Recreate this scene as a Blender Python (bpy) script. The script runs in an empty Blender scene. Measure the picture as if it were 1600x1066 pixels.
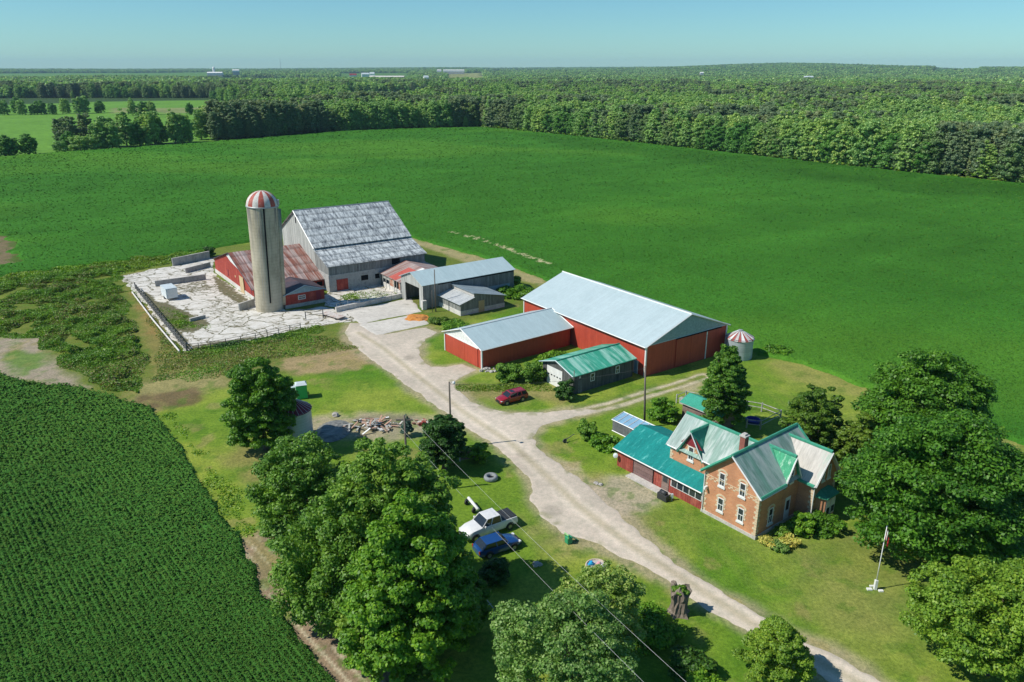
import bpy, math, random
import numpy as np
from mathutils import Vector
R = math.radians
random.seed(7); rng = np.random.default_rng(7)
scene = bpy.context.scene
# ---------------------------------------------------------------- camera, sky, sun, exposure
CAM_H, FOC, HOR = 44.0, 1190.0, 107.0
PITCH = math.atan((533 - HOR) / FOC)
cam = bpy.data.cameras.new('camera'); camo = bpy.data.objects.new('camera', cam)
scene.collection.objects.link(camo)
camo.location = (0, 0, CAM_H); camo.rotation_euler = (math.pi / 2 - PITCH, 0, 0)
cam.sensor_width = 36; cam.lens = FOC / 1600 * 36; cam.clip_start = 1; cam.clip_end = 40000
scene.camera = camo
SUN_EL, SUN_AZ = R(47), math.atan2(-0.972, -0.235)      # azimuth measured from +Y towards +X
world = bpy.data.worlds.new('World'); scene.world = world; world.use_nodes = True
wt = world.node_tree; sky = wt.nodes.new('ShaderNodeTexSky'); sky.sky_type = 'NISHITA'
sky.sun_disc = False; sky.sun_elevation = SUN_EL; sky.sun_rotation = SUN_AZ
sky.altitude = 300; sky.air_density = 1.0; sky.dust_density = 0.15; sky.ozone_density = 3.0
tn_ = wt.nodes.new('ShaderNodeMix'); tn_.data_type = 'RGBA'; tn_.blend_type = 'MULTIPLY'; tn_.inputs[0].default_value = 1.0; tn_.inputs[7].default_value = (.50, .82, .92, 1)
wt.links.new(sky.outputs[0], tn_.inputs[6]); wt.links.new(tn_.outputs[2], wt.nodes['Background'].inputs[0])
wt.nodes['Background'].inputs[1].default_value = 0.11
sl = bpy.data.lights.new('sun', 'SUN'); sl.energy = 4.6; sl.angle = R(0.5); sl.color = (1, 0.945, 0.85)
so = bpy.data.objects.new('sun', sl); scene.collection.objects.link(so)
ld = Vector((0.972 * math.cos(SUN_EL), 0.235 * math.cos(SUN_EL), -math.sin(SUN_EL)))
so.rotation_euler = ld.to_track_quat('-Z', 'Y').to_euler(); so.location = (-60, 0, 80)
scene.view_settings.view_transform = 'Standard'; scene.view_settings.look = 'None'
scene.view_settings.exposure = 0.12; scene.view_settings.gamma = 1.0

# ---------------------------------------------------------------- survey helpers
SP, CP = math.sin(PITCH), math.cos(PITCH)
def gp(x, y, z=0.0):
    """surveyed point: where the line of sight through photo pixel x,y meets height z"""
    v = y - 533; t = (z - CAM_H) / (-FOC * SP - v * CP)
    return ((x - 800) * t, (FOC * CP - v * SP) * t)
def gps(pts, z=0.0): return np.array([gp(x, y, z) for x, y in pts])
def proj(X, Y, Z):
    d = Y * CP - (Z - CAM_H) * SP; u = Y * SP + (Z - CAM_H) * CP
    return 800 + FOC * X / d, 533 - FOC * u / d

# ---------------------------------------------------------------- numpy noise and masks
def _h(ix, iy, s):
    n = (ix.astype(np.int64) * 374761393 + iy.astype(np.int64) * 668265263 + s * 974711) & 0x7fffffff
    n = ((n ^ (n >> 13)) * 1274126177) & 0x7fffffff
    return ((n ^ (n >> 16)) & 0xffff) / 65535.0
def vnoise(x, y, s=0):
    ix, iy = np.floor(x), np.floor(y); fx, fy = x - ix, y - iy
    fx = fx * fx * (3 - 2 * fx); fy = fy * fy * (3 - 2 * fy)
    a, b, c, d = _h(ix, iy, s), _h(ix + 1, iy, s), _h(ix, iy + 1, s), _h(ix + 1, iy + 1, s)
    return a + (b - a) * fx + (c - a) * fy + (a - b - c + d) * fx * fy
def fbm(x, y, sc, oct=4, s=0):
    r = 0; a = .5; t = 0
    for i in range(oct):
        r = r + a * vnoise(x / sc + i * 17.3, y / sc + i * 9.1, s + i); t += a; a *= .55; sc /= 2.03
    return r / t
def sdist(x, y, poly):
    """signed distance, positive inside"""
    ins = np.zeros(x.shape, bool); dm = np.full(x.shape, 1e18)
    n = len(poly)
    for i in range(n):
        x0, y0 = poly[i]; x1, y1 = poly[(i + 1) % n]
        ex, ey = x1 - x0, y1 - y0; L = ex * ex + ey * ey + 1e-12
        t = np.clip(((x - x0) * ex + (y - y0) * ey) / L, 0, 1)
        dm = np.minimum(dm, (x - x0 - t * ex) ** 2 + (y - y0 - t * ey) ** 2)
        c = ((y0 > y) != (y1 > y))
        with np.errstate(divide='ignore', invalid='ignore'):
            ins ^= c & (x < (x1 - x0) * (y - y0) / ((y1 - y0) if abs(y1 - y0) > 1e-9 else 1e-9) + x0)
    return np.where(ins, 1, -1) * np.sqrt(dm)
def ldist(x, y, line):
    dm = np.full(x.shape, 1e18)
    for i in range(len(line) - 1):
        x0, y0 = line[i]; x1, y1 = line[i + 1]; ex, ey = x1 - x0, y1 - y0
        t = np.clip(((x - x0) * ex + (y - y0) * ey) / (ex * ex + ey * ey + 1e-12), 0, 1)
        dm = np.minimum(dm, (x - x0 - t * ex) ** 2 + (y - y0 - t * ey) ** 2)
    return np.sqrt(dm)
def sst(a, b, x):
    t = np.clip((x - a) / (b - a), 0, 1); return t * t * (3 - 2 * t)

# ---------------------------------------------------------------- object helpers
C = scene.collection
def link(o): C.objects.link(o); return o
def tag(o, label=None, cat=None, group=None, kind=None):
    if label: o['label'] = label
    if cat: o['category'] = cat
    if group: o['group'] = group
    if kind: o['kind'] = kind
    return o
def thing(name, label, cat, loc=(0, 0, 0), rot=0.0, group=None):
    o = link(bpy.data.objects.new(name, None)); o.empty_display_size = .5
    o.location = tuple(loc) + (0,) * (3 - len(loc)); o.rotation_euler = (0, 0, rot)
    return tag(o, label, cat, group)
class MB:
    def __init__(s): s.v = []; s.f = []; s.m = []
    def add(s, vs, fs, mi=0):
        b = len(s.v); s.v += [tuple(v) for v in vs]; s.f += [tuple(b + i for i in f) for f in fs]; s.m += [mi] * len(fs); return s
    def box(s, x0, x1, y0, y1, z0, z1, mi=0):
        return s.add([(x0, y0, z0), (x1, y0, z0), (x1, y1, z0), (x0, y1, z0), (x0, y0, z1), (x1, y0, z1), (x1, y1, z1), (x0, y1, z1)],
                     [(0, 3, 2, 1), (4, 5, 6, 7), (0, 1, 5, 4), (1, 2, 6, 5), (2, 3, 7, 6), (3, 0, 4, 7)], mi)
    def slab(s, pts, th, mi=0):
        """quad/polygon with thickness th opposite to its normal"""
        p = [Vector(q) for q in pts]; n = (p[1] - p[0]).cross(p[2] - p[0]).normalized(); k = len(p)
        vs = p + [q - n * th for q in p]
        fs = [tuple(range(k)), tuple(range(2 * k - 1, k - 1, -1))] + [(i, i + k, (i + 1) % k + k, (i + 1) % k) for i in range(k)]
        return s.add(vs, fs, mi)
    def tube(s, pts, r, n=8, mi=0, cap=True):
        pts = [Vector(p) for p in pts]; k = len(pts)
        rs = r if isinstance(r, (list, tuple)) else [r] * k
        rings = []
        for i, p in enumerate(pts):
            d = (pts[min(i + 1, k - 1)] - pts[max(i - 1, 0)]).normalized()
            a = Vector((0, 0, 1)) if abs(d.z) < .9 else Vector((1, 0, 0))
            e = d.cross(a).normalized(); g = d.cross(e).normalized()
            rings.append([p + (e * math.cos(2 * math.pi * j / n) + g * math.sin(2 * math.pi * j / n)) * rs[i] for j in range(n)])
        vs = [v for q in rings for v in q]
        fs = [(i * n + j, i * n + (j + 1) % n, (i + 1) * n + (j + 1) % n, (i + 1) * n + j) for i in range(k - 1) for j in range(n)]
        if cap: fs += [tuple(range(n))[::-1], tuple((k - 1) * n + j for j in range(n))]
        return s.add(vs, fs, mi)
    def lathe(s, prof, cx=0, cy=0, n=24, mif=None, a0=0.0):
        k = len(prof)
        vs = [(cx + r * math.cos(a0 + 2 * math.pi * j / n), cy + r * math.sin(a0 + 2 * math.pi * j / n), z) for r, z in prof for j in range(n)]
        for i in range(k - 1):
            for j in range(n):
                pass
        b = len(s.v); s.v += vs
        for i in range(k - 1):
            for j in range(n):
                s.f.append((b + i * n + j, b + i * n + (j + 1) % n, b + (i + 1) * n + (j + 1) % n, b + (i + 1) * n + j))
                s.m.append(mif(i, j) if mif else 0)
        return s
    def build(s, name, mat, parent=None, smooth=False, loc=None, bevel=0):
        me = bpy.data.meshes.new(name); me.from_pydata(s.v, [], s.f)
        mats = mat if isinstance(mat, (list, tuple)) else [mat]
        for m in mats: me.materials.append(m)
        if len(mats) > 1: me.polygons.foreach_set('material_index', s.m)
        if smooth: me.polygons.foreach_set('use_smooth', [True] * len(me.polygons))
        me.update()
        o = link(bpy.data.objects.new(name, me))
        if parent: o.parent = parent
        if loc: o.location = loc
        if bevel:
            b = o.modifiers.new('bevel', 'BEVEL'); b.width = bevel; b.segments = 2; b.limit_method = 'ANGLE'
        return o
def npmesh(name, V, F, mat, parent=None, smooth=False, attrs=None, midx=None):
    """V (n,3), F (m,4) quads"""
    me = bpy.data.meshes.new(name); n, m, k = len(V), len(F), F.shape[1]
    me.vertices.add(n); me.vertices.foreach_set('co', np.ascontiguousarray(V, dtype=np.float32).ravel())
    me.loops.add(m * k); me.loops.foreach_set('vertex_index', np.ascontiguousarray(F, dtype=np.int32).ravel())
    me.polygons.add(m); me.polygons.foreach_set('loop_start', np.arange(0, m * k, k, dtype=np.int32))
    me.polygons.foreach_set('loop_total', np.full(m, k, dtype=np.int32))
    if smooth: me.polygons.foreach_set('use_smooth', np.ones(m, bool))
    for a in (mat if isinstance(mat, (list, tuple)) else [mat]): me.materials.append(a)
    if midx is not None: me.polygons.foreach_set('material_index', midx.astype(np.int32))
    me.update(calc_edges=True)
    for an, (typ, dat) in (attrs or {}).items():
        at = me.attributes.new(an, typ, 'POINT')
        at.data.foreach_set('color' if typ == 'FLOAT_COLOR' else 'value', np.ascontiguousarray(dat, dtype=np.float32).ravel())
    o = link(bpy.data.objects.new(name, me))
    if parent: o.parent = parent
    return o
def gridmesh(X, Y, Z, keep=None):
    h, w = X.shape; idx = np.arange(h * w).reshape(h, w)
    F = np.stack([idx[:-1, :-1], idx[:-1, 1:], idx[1:, 1:], idx[1:, :-1]], -1).reshape(-1, 4)
    if keep is not None:
        kc = (keep[:-1, :-1] | keep[:-1, 1:] | keep[1:, 1:] | keep[1:, :-1]).ravel(); F = F[kc]
    V = np.stack([X, Y, Z], -1).reshape(-1, 3)
    used = np.zeros(len(V), bool); used[F.ravel()] = True
    rm = np.cumsum(used) - 1
    return V[used], rm[F], used

# ---------------------------------------------------------------- materials
def nodes(name):
    m = bpy.data.materials.new(name); m.use_nodes = True; nt = m.node_tree
    return m, nt, nt.nodes['Principled BSDF']
def N(nt, t, **k):
    n = nt.nodes.new(t)
    for a, b in k.items(): setattr(n, a, b)
    return n
def ramp(nt, fac, stops):
    r = N(nt, 'ShaderNodeValToRGB'); e = r.color_ramp.elements
    while len(e) < len(stops): e.new(.5)
    for i, (p, c) in enumerate(stops): e[i].position = p; e[i].color = (*c, 1) if len(c) == 3 else c
    nt.links.new(fac, r.inputs[0]); return r.outputs[0]
def mapping(nt, scale=(1, 1, 1), rot=(0, 0, 0), coord='Object'):
    t = N(nt, 'ShaderNodeTexCoord'); mp = N(nt, 'ShaderNodeMapping')
    mp.inputs['Scale'].default_value = scale; mp.inputs['Rotation'].default_value = rot
    nt.links.new(t.outputs[coord], mp.inputs[0]); return mp.outputs[0]
def noise(nt, vec, sc, det=4, rough=.6):
    n = N(nt, 'ShaderNodeTexNoise'); n.inputs['Scale'].default_value = sc; n.inputs['Detail'].default_value = det
    n.inputs['Roughness'].default_value = rough; nt.links.new(vec, n.inputs['Vector']); return n.outputs[0]
def mixc(nt, fac, a, b, mode='MIX'):
    m = N(nt, 'ShaderNodeMix', data_type='RGBA', blend_type=mode)
    for s, v in ((m.inputs[0], fac), (m.inputs[6], a), (m.inputs[7], b)):
        if isinstance(v, (int, float)): s.default_value = v
        elif isinstance(v, tuple): s.default_value = (*v, 1)
        else: nt.links.new(v, s)
    return m.outputs[2]
def bump(nt, bs, h, strength=.4, dist=.05):
    b = N(nt, 'ShaderNodeBump'); b.inputs['Strength'].default_value = strength; b.inputs['Distance'].default_value = dist
    nt.links.new(h, b.inputs['Height']); nt.links.new(b.outputs[0], bs.inputs['Normal'])
def mott(name, cols, sc=1.0, stretch=(1, 1, 1), rough=.75, fine=6.0, finea=.25, bmp=.3, bsc=None, metal=0.0, lo=.32, hi=.68, spec=.3, rib=None, det=5):
    m, nt, bs = nodes(name); v = mapping(nt, stretch)
    k = len(cols); col = ramp(nt, noise(nt, v, sc, det, .62), [(lo + (hi - lo) * i / max(1, k - 1), c) for i, c in enumerate(cols)])
    f = noise(nt, v, sc * fine, 3, .7); g = ramp(nt, f, [(.25, (1 - finea,) * 3), (.75, (1 + finea,) * 3)])
    col = mixc(nt, 1.0, col, g, 'MULTIPLY')
    h = noise(nt, v, bsc or sc * fine, 3, .7)
    if rib:                                   # rib = (axis, spacing, darkness): standing ribs / board joints
        ax, sp, dk = rib
        tc = N(nt, 'ShaderNodeTexCoord'); sx = N(nt, 'ShaderNodeSeparateXYZ'); nt.links.new(tc.outputs['Object'], sx.inputs[0])
        if ax == 'h':
            a = N(nt, 'ShaderNodeMath', operation='ADD'); nt.links.new(sx.outputs[0], a.inputs[0]); nt.links.new(sx.outputs[1], a.inputs[1]); src = a.outputs[0]
        else: src = sx.outputs['xyz'.index(ax)]
        d = N(nt, 'ShaderNodeMath', operation='DIVIDE'); d.inputs[1].default_value = sp; nt.links.new(src, d.inputs[0])
        fr = N(nt, 'ShaderNodeMath', operation='FRACT'); nt.links.new(d.outputs[0], fr.inputs[0])
        rr = ramp(nt, fr.outputs[0], [(0, (1 - dk,) * 3), (.13, (1, 1, 1)), (.87, (1, 1, 1)), (1, (1 - dk,) * 3)])
        col = mixc(nt, 1.0, col, rr, 'MULTIPLY')
        # each panel weathers a little differently
        fl = N(nt, 'ShaderNodeMath', operation='FLOOR'); nt.links.new(d.outputs[0], fl.inputs[0])
        wn = N(nt, 'ShaderNodeTexWhiteNoise', noise_dimensions='1D'); nt.links.new(fl.outputs[0], wn.inputs['W'])
        col = mixc(nt, 1.0, col, ramp(nt, wn.outputs[0], [(0, (1 - dk * .5,) * 3), (1, (1 + dk * .3,) * 3)]), 'MULTIPLY')
        mm = N(nt, 'ShaderNodeMath', operation='MULTIPLY_ADD'); mm.inputs[1].default_value = .5
        nt.links.new(h, mm.inputs[0]); nt.links.new(rr, mm.inputs[2]); h = mm.outputs[0]
    nt.links.new(col, bs.inputs['Base Color']); bs.inputs['Roughness'].default_value = rough
    bs.inputs['Metallic'].default_value = metal; bs.inputs['Specular IOR Level'].default_value = spec
    bump(nt, bs, h, bmp, .04)
    return m
def plain(name, c, rough=.5, metal=0, spec=.5, coat=0):
    return_m = mott(name, [tuple(x * .9 for x in c), tuple(min(1, x * 1.08) for x in c)], 1.3, rough=rough, metal=metal, spec=spec, finea=.06, bmp=.03)
    if coat: return_m.node_tree.nodes['Principled BSDF'].inputs['Coat Weight'].default_value = coat
    return return_m
def leafmat(name, c1, c2, c3, trans=.3, pos=.25):
    m, nt, bs = nodes(name); g = N(nt, 'ShaderNodeNewGeometry')
    col = ramp(nt, g.outputs['Random Per Island'], [(0, c1), (.55, c2), (1, c3)])
    nz = noise(nt, mapping(nt, coord='Object'), pos, 2)
    col = mixc(nt, 1.0, col, ramp(nt, nz, [(.3, (.72, .8, .8)), (.7, (1.25, 1.15, 1.0))]), 'MULTIPLY')
    oi = N(nt, 'ShaderNodeObjectInfo')
    col = mixc(nt, 1.0, col, ramp(nt, oi.outputs['Random'], [(0, (.8, .88, .85)), (.5, (1, 1, 1)), (.8, (1.12, 1.05, .95)), (1, (1.35, 1.15, 1.0))]), 'MULTIPLY')
    nt.links.new(col, bs.inputs['Base Color']); bs.inputs['Roughness'].default_value = .5; bs.inputs['Specular IOR Level'].default_value = .35
    tr = N(nt, 'ShaderNodeBsdfTranslucent'); tc = mixc(nt, 1.0, col, (1.5, 1.5, .6), 'MULTIPLY'); nt.links.new(tc, tr.inputs[0])
    mx = N(nt, 'ShaderNodeMixShader'); mx.inputs[0].default_value = trans
    nt.links.new(bs.outputs[0], mx.inputs[1]); nt.links.new(tr.outputs[0], mx.inputs[2])
    nt.links.new(mx.outputs[0], nt.nodes['Material Output'].inputs[0]); return m
def glassmat(name, c=(.03, .04, .05), rough=.08):
    m, nt, bs = nodes(name); bs.inputs['Base Color'].default_value = (*c, 1); bs.inputs['Roughness'].default_value = rough
    bs.inputs['Specular IOR Level'].default_value = .8; return m
def tonemat(name, sc=(0.5, 3.0, 14.0), amp=.35, bmp=.6, bd=.12, rough=.9, bsc=5.0):
    """ground: real surface colour from the vertex colour, broken up by noise"""
    m, nt, bs = nodes(name); at = N(nt, 'ShaderNodeAttribute', attribute_name='tone'); v = mapping(nt)
    col = at.outputs['Color']
    for i, s in enumerate(sc):
        a = amp * (.6 if i == 0 else 1)
        col = mixc(nt, 1.0, col, ramp(nt, noise(nt, v, s, 3), [(.3, (1 - a, 1 - a * .85, 1 - a)), (.7, (1 + a, 1 + a * .8, 1 + a * .8))]), 'MULTIPLY')
    nt.links.new(col, bs.inputs['Base Color']); bs.inputs['Roughness'].default_value = rough; bs.inputs['Specular IOR Level'].default_value = .15
    bump(nt, bs, noise(nt, v, bsc, 4, .7), bmp, bd); return m

M = {}
M['lawn'] = tonemat('lawn', amp=.3)
M['terrain'] = tonemat('terrain', (.02, .2, 1.5), .25, .3, .3)
M['red'] = mott('red_metal', [(.40, .058, .034), (.47, .075, .045), (.43, .065, .039)], .35, (1, 1, .3), .5, 8, .12, .2, rib=('h', .3, .16))
M['red_old'] = mott('red_siding', [(.42, .07, .05), (.34, .05, .035), (.48, .10, .07)], .6, (1, 1, .5), .75, 8, .2, .25, rib=('h', .25, .25))
M['red_boards'] = mott('red_boards', [(.38, .09, .065), (.30, .06, .045), (.45, .14, .10)], .8, (1, 1, .4), .8, 8, .25, .25, rib=('h', .3, .4))
M['pale_roof'] = mott('pale_metal_roof_y', [(.39, .49, .51), (.44, .54, .56), (.41, .51, .53)], .15, (1, 1, 1), .42, 10, .06, .15, rib=('y', .9, .06), spec=.4)
M['pale_roof_x'] = mott('pale_metal_roof_x', [(.38, .50, .52), (.43, .55, .57), (.40, .52, .54)], .2, (1, .3, 1), .42, 10, .07, .15, rib=('x', .8, .06), spec=.4)
M['grey_roof_x'] = mott('grey_metal_roof', [(.30, .33, .34), (.38, .41, .42), (.33, .37, .39)], .6, (1, .2, 1), .5, 10, .12, .2, rib=('x', .7, .25))
M['slate_trim'] = plain('pale_trim', (.45, .55, .58), .5)
M['white'] = plain('white_paint', (.74, .75, .73), .55)
M['gable_blue'] = mott('pale_blue_siding', [(.26, .36, .40), (.30, .40, .43)], .5, rough=.5, rib=('x', .3, .06), bmp=.1)
M['gable_white'] = mott('white_siding', [(.70, .72, .70), (.78, .79, .77)], .5, rough=.5, rib=('h', .3, .05), bmp=.1)
def patchy(name, a, b, c, sc, stretch, rib, thr=(.42, .58), rough=.6, spot=None):
    m = mott(name, [a, b], sc * .5, stretch, rough, 8, .2, .25, rib=rib); nt = m.node_tree; bs = nt.nodes['Principled BSDF']
    l = bs.inputs['Base Color'].links[0].from_socket; v = mapping(nt, stretch)
    f = ramp(nt, noise(nt, v, sc, 6, .72), [(thr[0], (0, 0, 0)), (thr[1], (1, 1, 1))])
    nt.links.new(mixc(nt, f, l, c), bs.inputs['Base Color']); return m
M['barn_roof'] = patchy('weathered_barn_roof', (.13, .15, .17), (.26, .29, .31), (.58, .62, .62), .9, (2.2, .5, .5), ('x', .7, .34), (.40, .60))
def courses(mt, sp, dk):
    nt = mt.node_tree; bs = nt.nodes['Principled BSDF']; l = bs.inputs['Base Color'].links[0].from_socket; tc = N(nt, 'ShaderNodeTexCoord'); sx = N(nt, 'ShaderNodeSeparateXYZ'); nt.links.new(tc.outputs['Object'], sx.inputs[0])
    nz = noise(nt, tc.outputs['Object'], .5, 3); ad = N(nt, 'ShaderNodeMath', operation='MULTIPLY_ADD'); ad.inputs[1].default_value = .5; nt.links.new(nz, ad.inputs[0]); nt.links.new(sx.outputs[1], ad.inputs[2])
    d = N(nt, 'ShaderNodeMath', operation='DIVIDE'); d.inputs[1].default_value = sp; nt.links.new(ad.outputs[0], d.inputs[0]); fr = N(nt, 'ShaderNodeMath', operation='FRACT'); nt.links.new(d.outputs[0], fr.inputs[0])
    nt.links.new(mixc(nt, 1.0, l, ramp(nt, fr.outputs[0], [(0, (1 - dk,) * 3), (.12, (1 - dk * .6,) * 3), (.3, (1, 1, 1)), (.9, (1.1, 1.1, 1.1)), (1, (1 - dk,) * 3)]), 'MULTIPLY'), bs.inputs['Base Color'])
M['rust_roof'] = patchy('rusty_roof', (.38, .29, .27), (.55, .48, .45), (.22, .085, .06), .35, (5.5, .3, .3), ('x', .6, .45), (.42, .56))
courses(M['barn_roof'], 2.1, .42); courses(M['rust_roof'], 3.2, .3)
M['rust_roof_y'] = patchy('rusty_roof_y', (.36, .30, .28), (.54, .48, .45), (.23, .10, .075), .35, (.3, 5.0, .3), ('y', .6, .42), (.44, .60))
M['dark_roof'] = patchy('dark_rusty_roof', (.05, .04, .055), (.08, .06, .07), (.13, .06, .05), .5, (1, 1, 1), ('y', .6, .3), (.5, .7))
M['grey_wood'] = mott('weathered_boards', [(.16, .165, .16), (.27, .28, .265), (.21, .22, .215)], 1.2, (1, 1, .15), .9, 7, .3, .4, rib=('h', .35, .5))
M['pale_wood'] = mott('silvered_boards', [(.30, .31, .29), (.46, .47, .44), (.36, .37, .35)], 1.0, (1, 1, .12), .9, 7, .25, .4, rib=('h', .35, .42))
M['dark_wood'] = mott('dark_boards', [(.055, .06, .06), (.12, .125, .12), (.08, .085, .085)], 1.2, (1, 1, .15), .9, 7, .3, .4, rib=('h', .3, .5))
M['tan_wood'] = mott('plywood', [(.50, .36, .19), (.60, .46, .27)], 1.5, (1, 1, .2), .8)
M['stone'] = mott('grey_block_wall', [(.26, .26, .25), (.42, .42, .40), (.34, .335, .32)], 1.2, rough=.9, finea=.25, bmp=.5)
M['found'] = mott('pale_foundation', [(.52, .50, .46), (.68, .66, .62)], 1.0, rough=.9, bmp=.4)
M['cwall'] = mott('old_concrete_wall', [(.22, .23, .22), (.38, .38, .36), (.30, .30, .29)], .9, (1, 1, .4), .9, 6, .25, .4)
M['dark'] = plain('dark_opening', (.012, .012, .014), .9, spec=.1)
M['glass'] = glassmat('window_glass')
M['car_glass'] = glassmat('car_glass', (.02, .025, .03), .04)
M['black'] = plain('black_rubber', (.018, .018, .02), .7)
M['black_vinyl'] = plain('black_vinyl', (.035, .038, .042), .5)
M['rim'] = plain('wheel_rim', (.35, .36, .38), .35, .8)
M['chrome'] = plain('bright_metal', (.6, .6, .62), .25, .9)
M['white_car'] = plain('white_car_paint', (.72, .73, .73), .25, coat=.7)
M['blue_car'] = plain('blue_car_paint', (.010, .055, .20), .25, coat=.8)
M['red_car'] = plain('red_car_paint', (.30, .012, .02), .25, coat=.8)
M['lamp_clear'] = plain('headlamp_lens', (.7, .72, .72), .1)
M['lamp_red'] = plain('tail_lens', (.35, .01, .01), .15)
M['bark'] = mott('bark', [(.07, .055, .04), (.14, .115, .09)], 3, (1, 1, .2), .95, 5, .3, .6)
M['old_bark'] = mott('stump_bark', [(.09, .075, .06), (.24, .20, .16), (.15, .12, .10)], 2.5, (1, 1, .15), .95, 5, .35, .8)
M['pole_wood'] = mott('pole_wood', [(.12, .10, .08), (.2, .175, .15)], 2, (1, 1, .1), .9)
M['galv'] = mott('galvanised_steel', [(.36, .42, .46), (.48, .54, .57)], .8, (1, 1, .6), .45, 8, .08, .3, metal=.2, rib=('z', .35, .18))
M['galv_plain'] = plain('galvanised_rail', (.40, .42, .43), .5, .4)
M['wire'] = plain('overhead_wire', (.55, .55, .52), .5, .3)
M['wire_dark'] = plain('dark_wire', (.06, .06, .06), .6)
M['teal_roof'] = patchy('teal_painted_roof', (.008, .20, .185), (.014, .26, .235), (.10, .42, .38), 1.3, (.5, 1.6, .5), ('y', .6, .10), (.58, .70), .5)
M['green_roof'] = patchy('faded_green_roof', (.04, .30, .19), (.06, .38, .26), (.30, .56, .46), .5, (2.2, .22, .4), ('x', .9, .12), (.46, .62), .5)
M['green_trim'] = mott('green_trim', [(.04, .26, .16), (.07, .34, .23)], 1.2, rough=.6)
M['green_shed'] = mott('plain_green_roof', [(.04, .29, .20), (.055, .35, .25)], .8, rough=.55)
M['house_roof'] = patchy('worn_house_roof_x', (.11, .27, .20), (.24, .33, .32), (.38, .45, .43), .5, (1.6, .3, .3), ('x', .6, .16), (.45, .65), .55)
M['house_roof_y'] = patchy('worn_house_roof_y', (.15, .31, .24), (.33, .39, .38), (.48, .53, .51), .5, (.3, 1.6, .3), ('y', .6, .14), (.48, .66), .55)
M['wing_roof'] = patchy('worn_wing_roof', (.46, .44, .40), (.55, .52, .48), (.16, .34, .25), .5, (.4, 1.4, .4), ('y', .5, .12), (.56, .74), .6)
M['green_worn'] = patchy('green_worn_roof', (.05, .33, .17), (.08, .40, .23), (.40, .60, .46), .9, (.6, 1.5, .6), ('y', .5, .12), (.52, .62), .55)
M['green_dark'] = patchy('green_dark_roof', (.02, .22, .15), (.03, .28, .19), (.12, .38, .30), .9, (1.5, .6, .6), ('x', .5, .12), (.55, .65), .55)
M['cream'] = mott('cream_brick', [(.55, .45, .30), (.68, .58, .42)], 3, rough=.85)
M['conc_light'] = mott('light_concrete', [(.42, .40, .37), (.56, .54, .50)], .8, rough=.9, bmp=.3)
M['brown_door'] = mott('brown_panel_door', [(.19, .12, .115), (.22, .14, .13)], 1, rough=.6, rib=('z', .5, .3))
M['maroon'] = plain('maroon_trim', (.22, .02, .03), .6)
M['brown_wall'] = mott('brown_siding', [(.20, .14, .12), (.27, .20, .17)], 1, rough=.8, rib=('z', .25, .25))
M['poly_sheet'] = plain('blue_plastic_sheet', (.22, .40, .55), .3)
M['slate_side'] = mott('slate_siding', [(.12, .13, .14), (.17, .18, .19)], 1, rough=.7, rib=('h', .25, .25))
M['potty'] = plain('green_plastic', (.03, .42, .12), .45)
M['pale_plastic'] = plain('pale_plastic', (.55, .62, .64), .5)
M['box_white'] = mott('white_trailer_box', [(.66, .72, .74), (.74, .79, .80)], .8, rough=.45, rib=('h', .6, .06), bmp=.08)
M['rock'] = mott('field_stone', [(.30, .28, .26), (.5, .48, .45)], 2, rough=.9, bmp=.5)
M['brown_pile'] = mott('scrap_wood', [(.30, .14, .10), (.45, .28, .20), (.52, .44, .36)], 2, rough=.9)
M['tarp'] = mott('dark_tarp', [(.05, .055, .055), (.24, .24, .22), (.11, .12, .12)], .9, (.5, 1.6, 1), .5, 6, .3, .6)
M['cyan'] = plain('bright_blue_plastic', (.02, .35, .65), .4)
M['pink'] = plain('pink_plastic', (.7, .35, .38), .5)
M['toy_green'] = plain('green_toy_plastic', (.03, .30, .14), .45)
M['toy_lime'] = plain('lime_toy_plastic', (.25, .6, .2), .45)
M['flag_red'] = plain('flag_red', (.55, .02, .03), .8)
M['yellow_flower'] = leafmat('yellow_flowers', (.45, .42, .08), (.6, .55, .15), (.3, .4, .08), .2)
M['leaf'] = leafmat('maple_leaves', (0.048, 0.145, 0.011), (0.088, 0.233, 0.018), (0.153, 0.327, 0.028))
M['leaf_bright'] = leafmat('bright_leaves', (0.072, 0.200, 0.010), (0.128, 0.301, 0.021), (0.229, 0.414, 0.030))
M['leaf_mid'] = leafmat('ash_leaves', (0.082, 0.194, 0.018), (0.144, 0.293, 0.031), (0.246, 0.406, 0.052))
M['leaf_silver'] = leafmat('silver_leaves', (0.097, 0.226, 0.039), (0.166, 0.307, 0.065), (0.329, 0.469, 0.167), .3)
M['leaf_dark'] = leafmat('dark_leaves', (0.023, 0.079, 0.010), (0.040, 0.124, 0.016), (0.078, 0.186, 0.022), .2)
M['leaf_cedar'] = leafmat('cedar_leaves', (0.046, 0.137, 0.011), (0.079, 0.209, 0.018), (0.161, 0.308, 0.028), .25)
M['leaf_yel'] = leafmat('yellowish_leaves', (0.084, 0.180, 0.017), (0.132, 0.240, 0.025), (0.192, 0.288, 0.038))
M['leaf_blue'] = leafmat('spruce_needles', (.03, .08, .06), (.05, .11, .09), (.07, .14, .11), .1)
M['wood_leaf'] = leafmat('woodland_leaves', (0.118, 0.271, 0.076), (0.247, 0.438, 0.128), (0.436, 0.602, 0.229))
M['wood_yel'] = leafmat('woodland_pale_leaves', (0.117, 0.222, 0.076), (0.176, 0.291, 0.105), (0.235, 0.338, 0.152))
M['wood_dark'] = leafmat('woodland_dark_leaves', (0.067, 0.197, 0.036), (0.110, 0.284, 0.055), (0.174, 0.394, 0.083))
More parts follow.
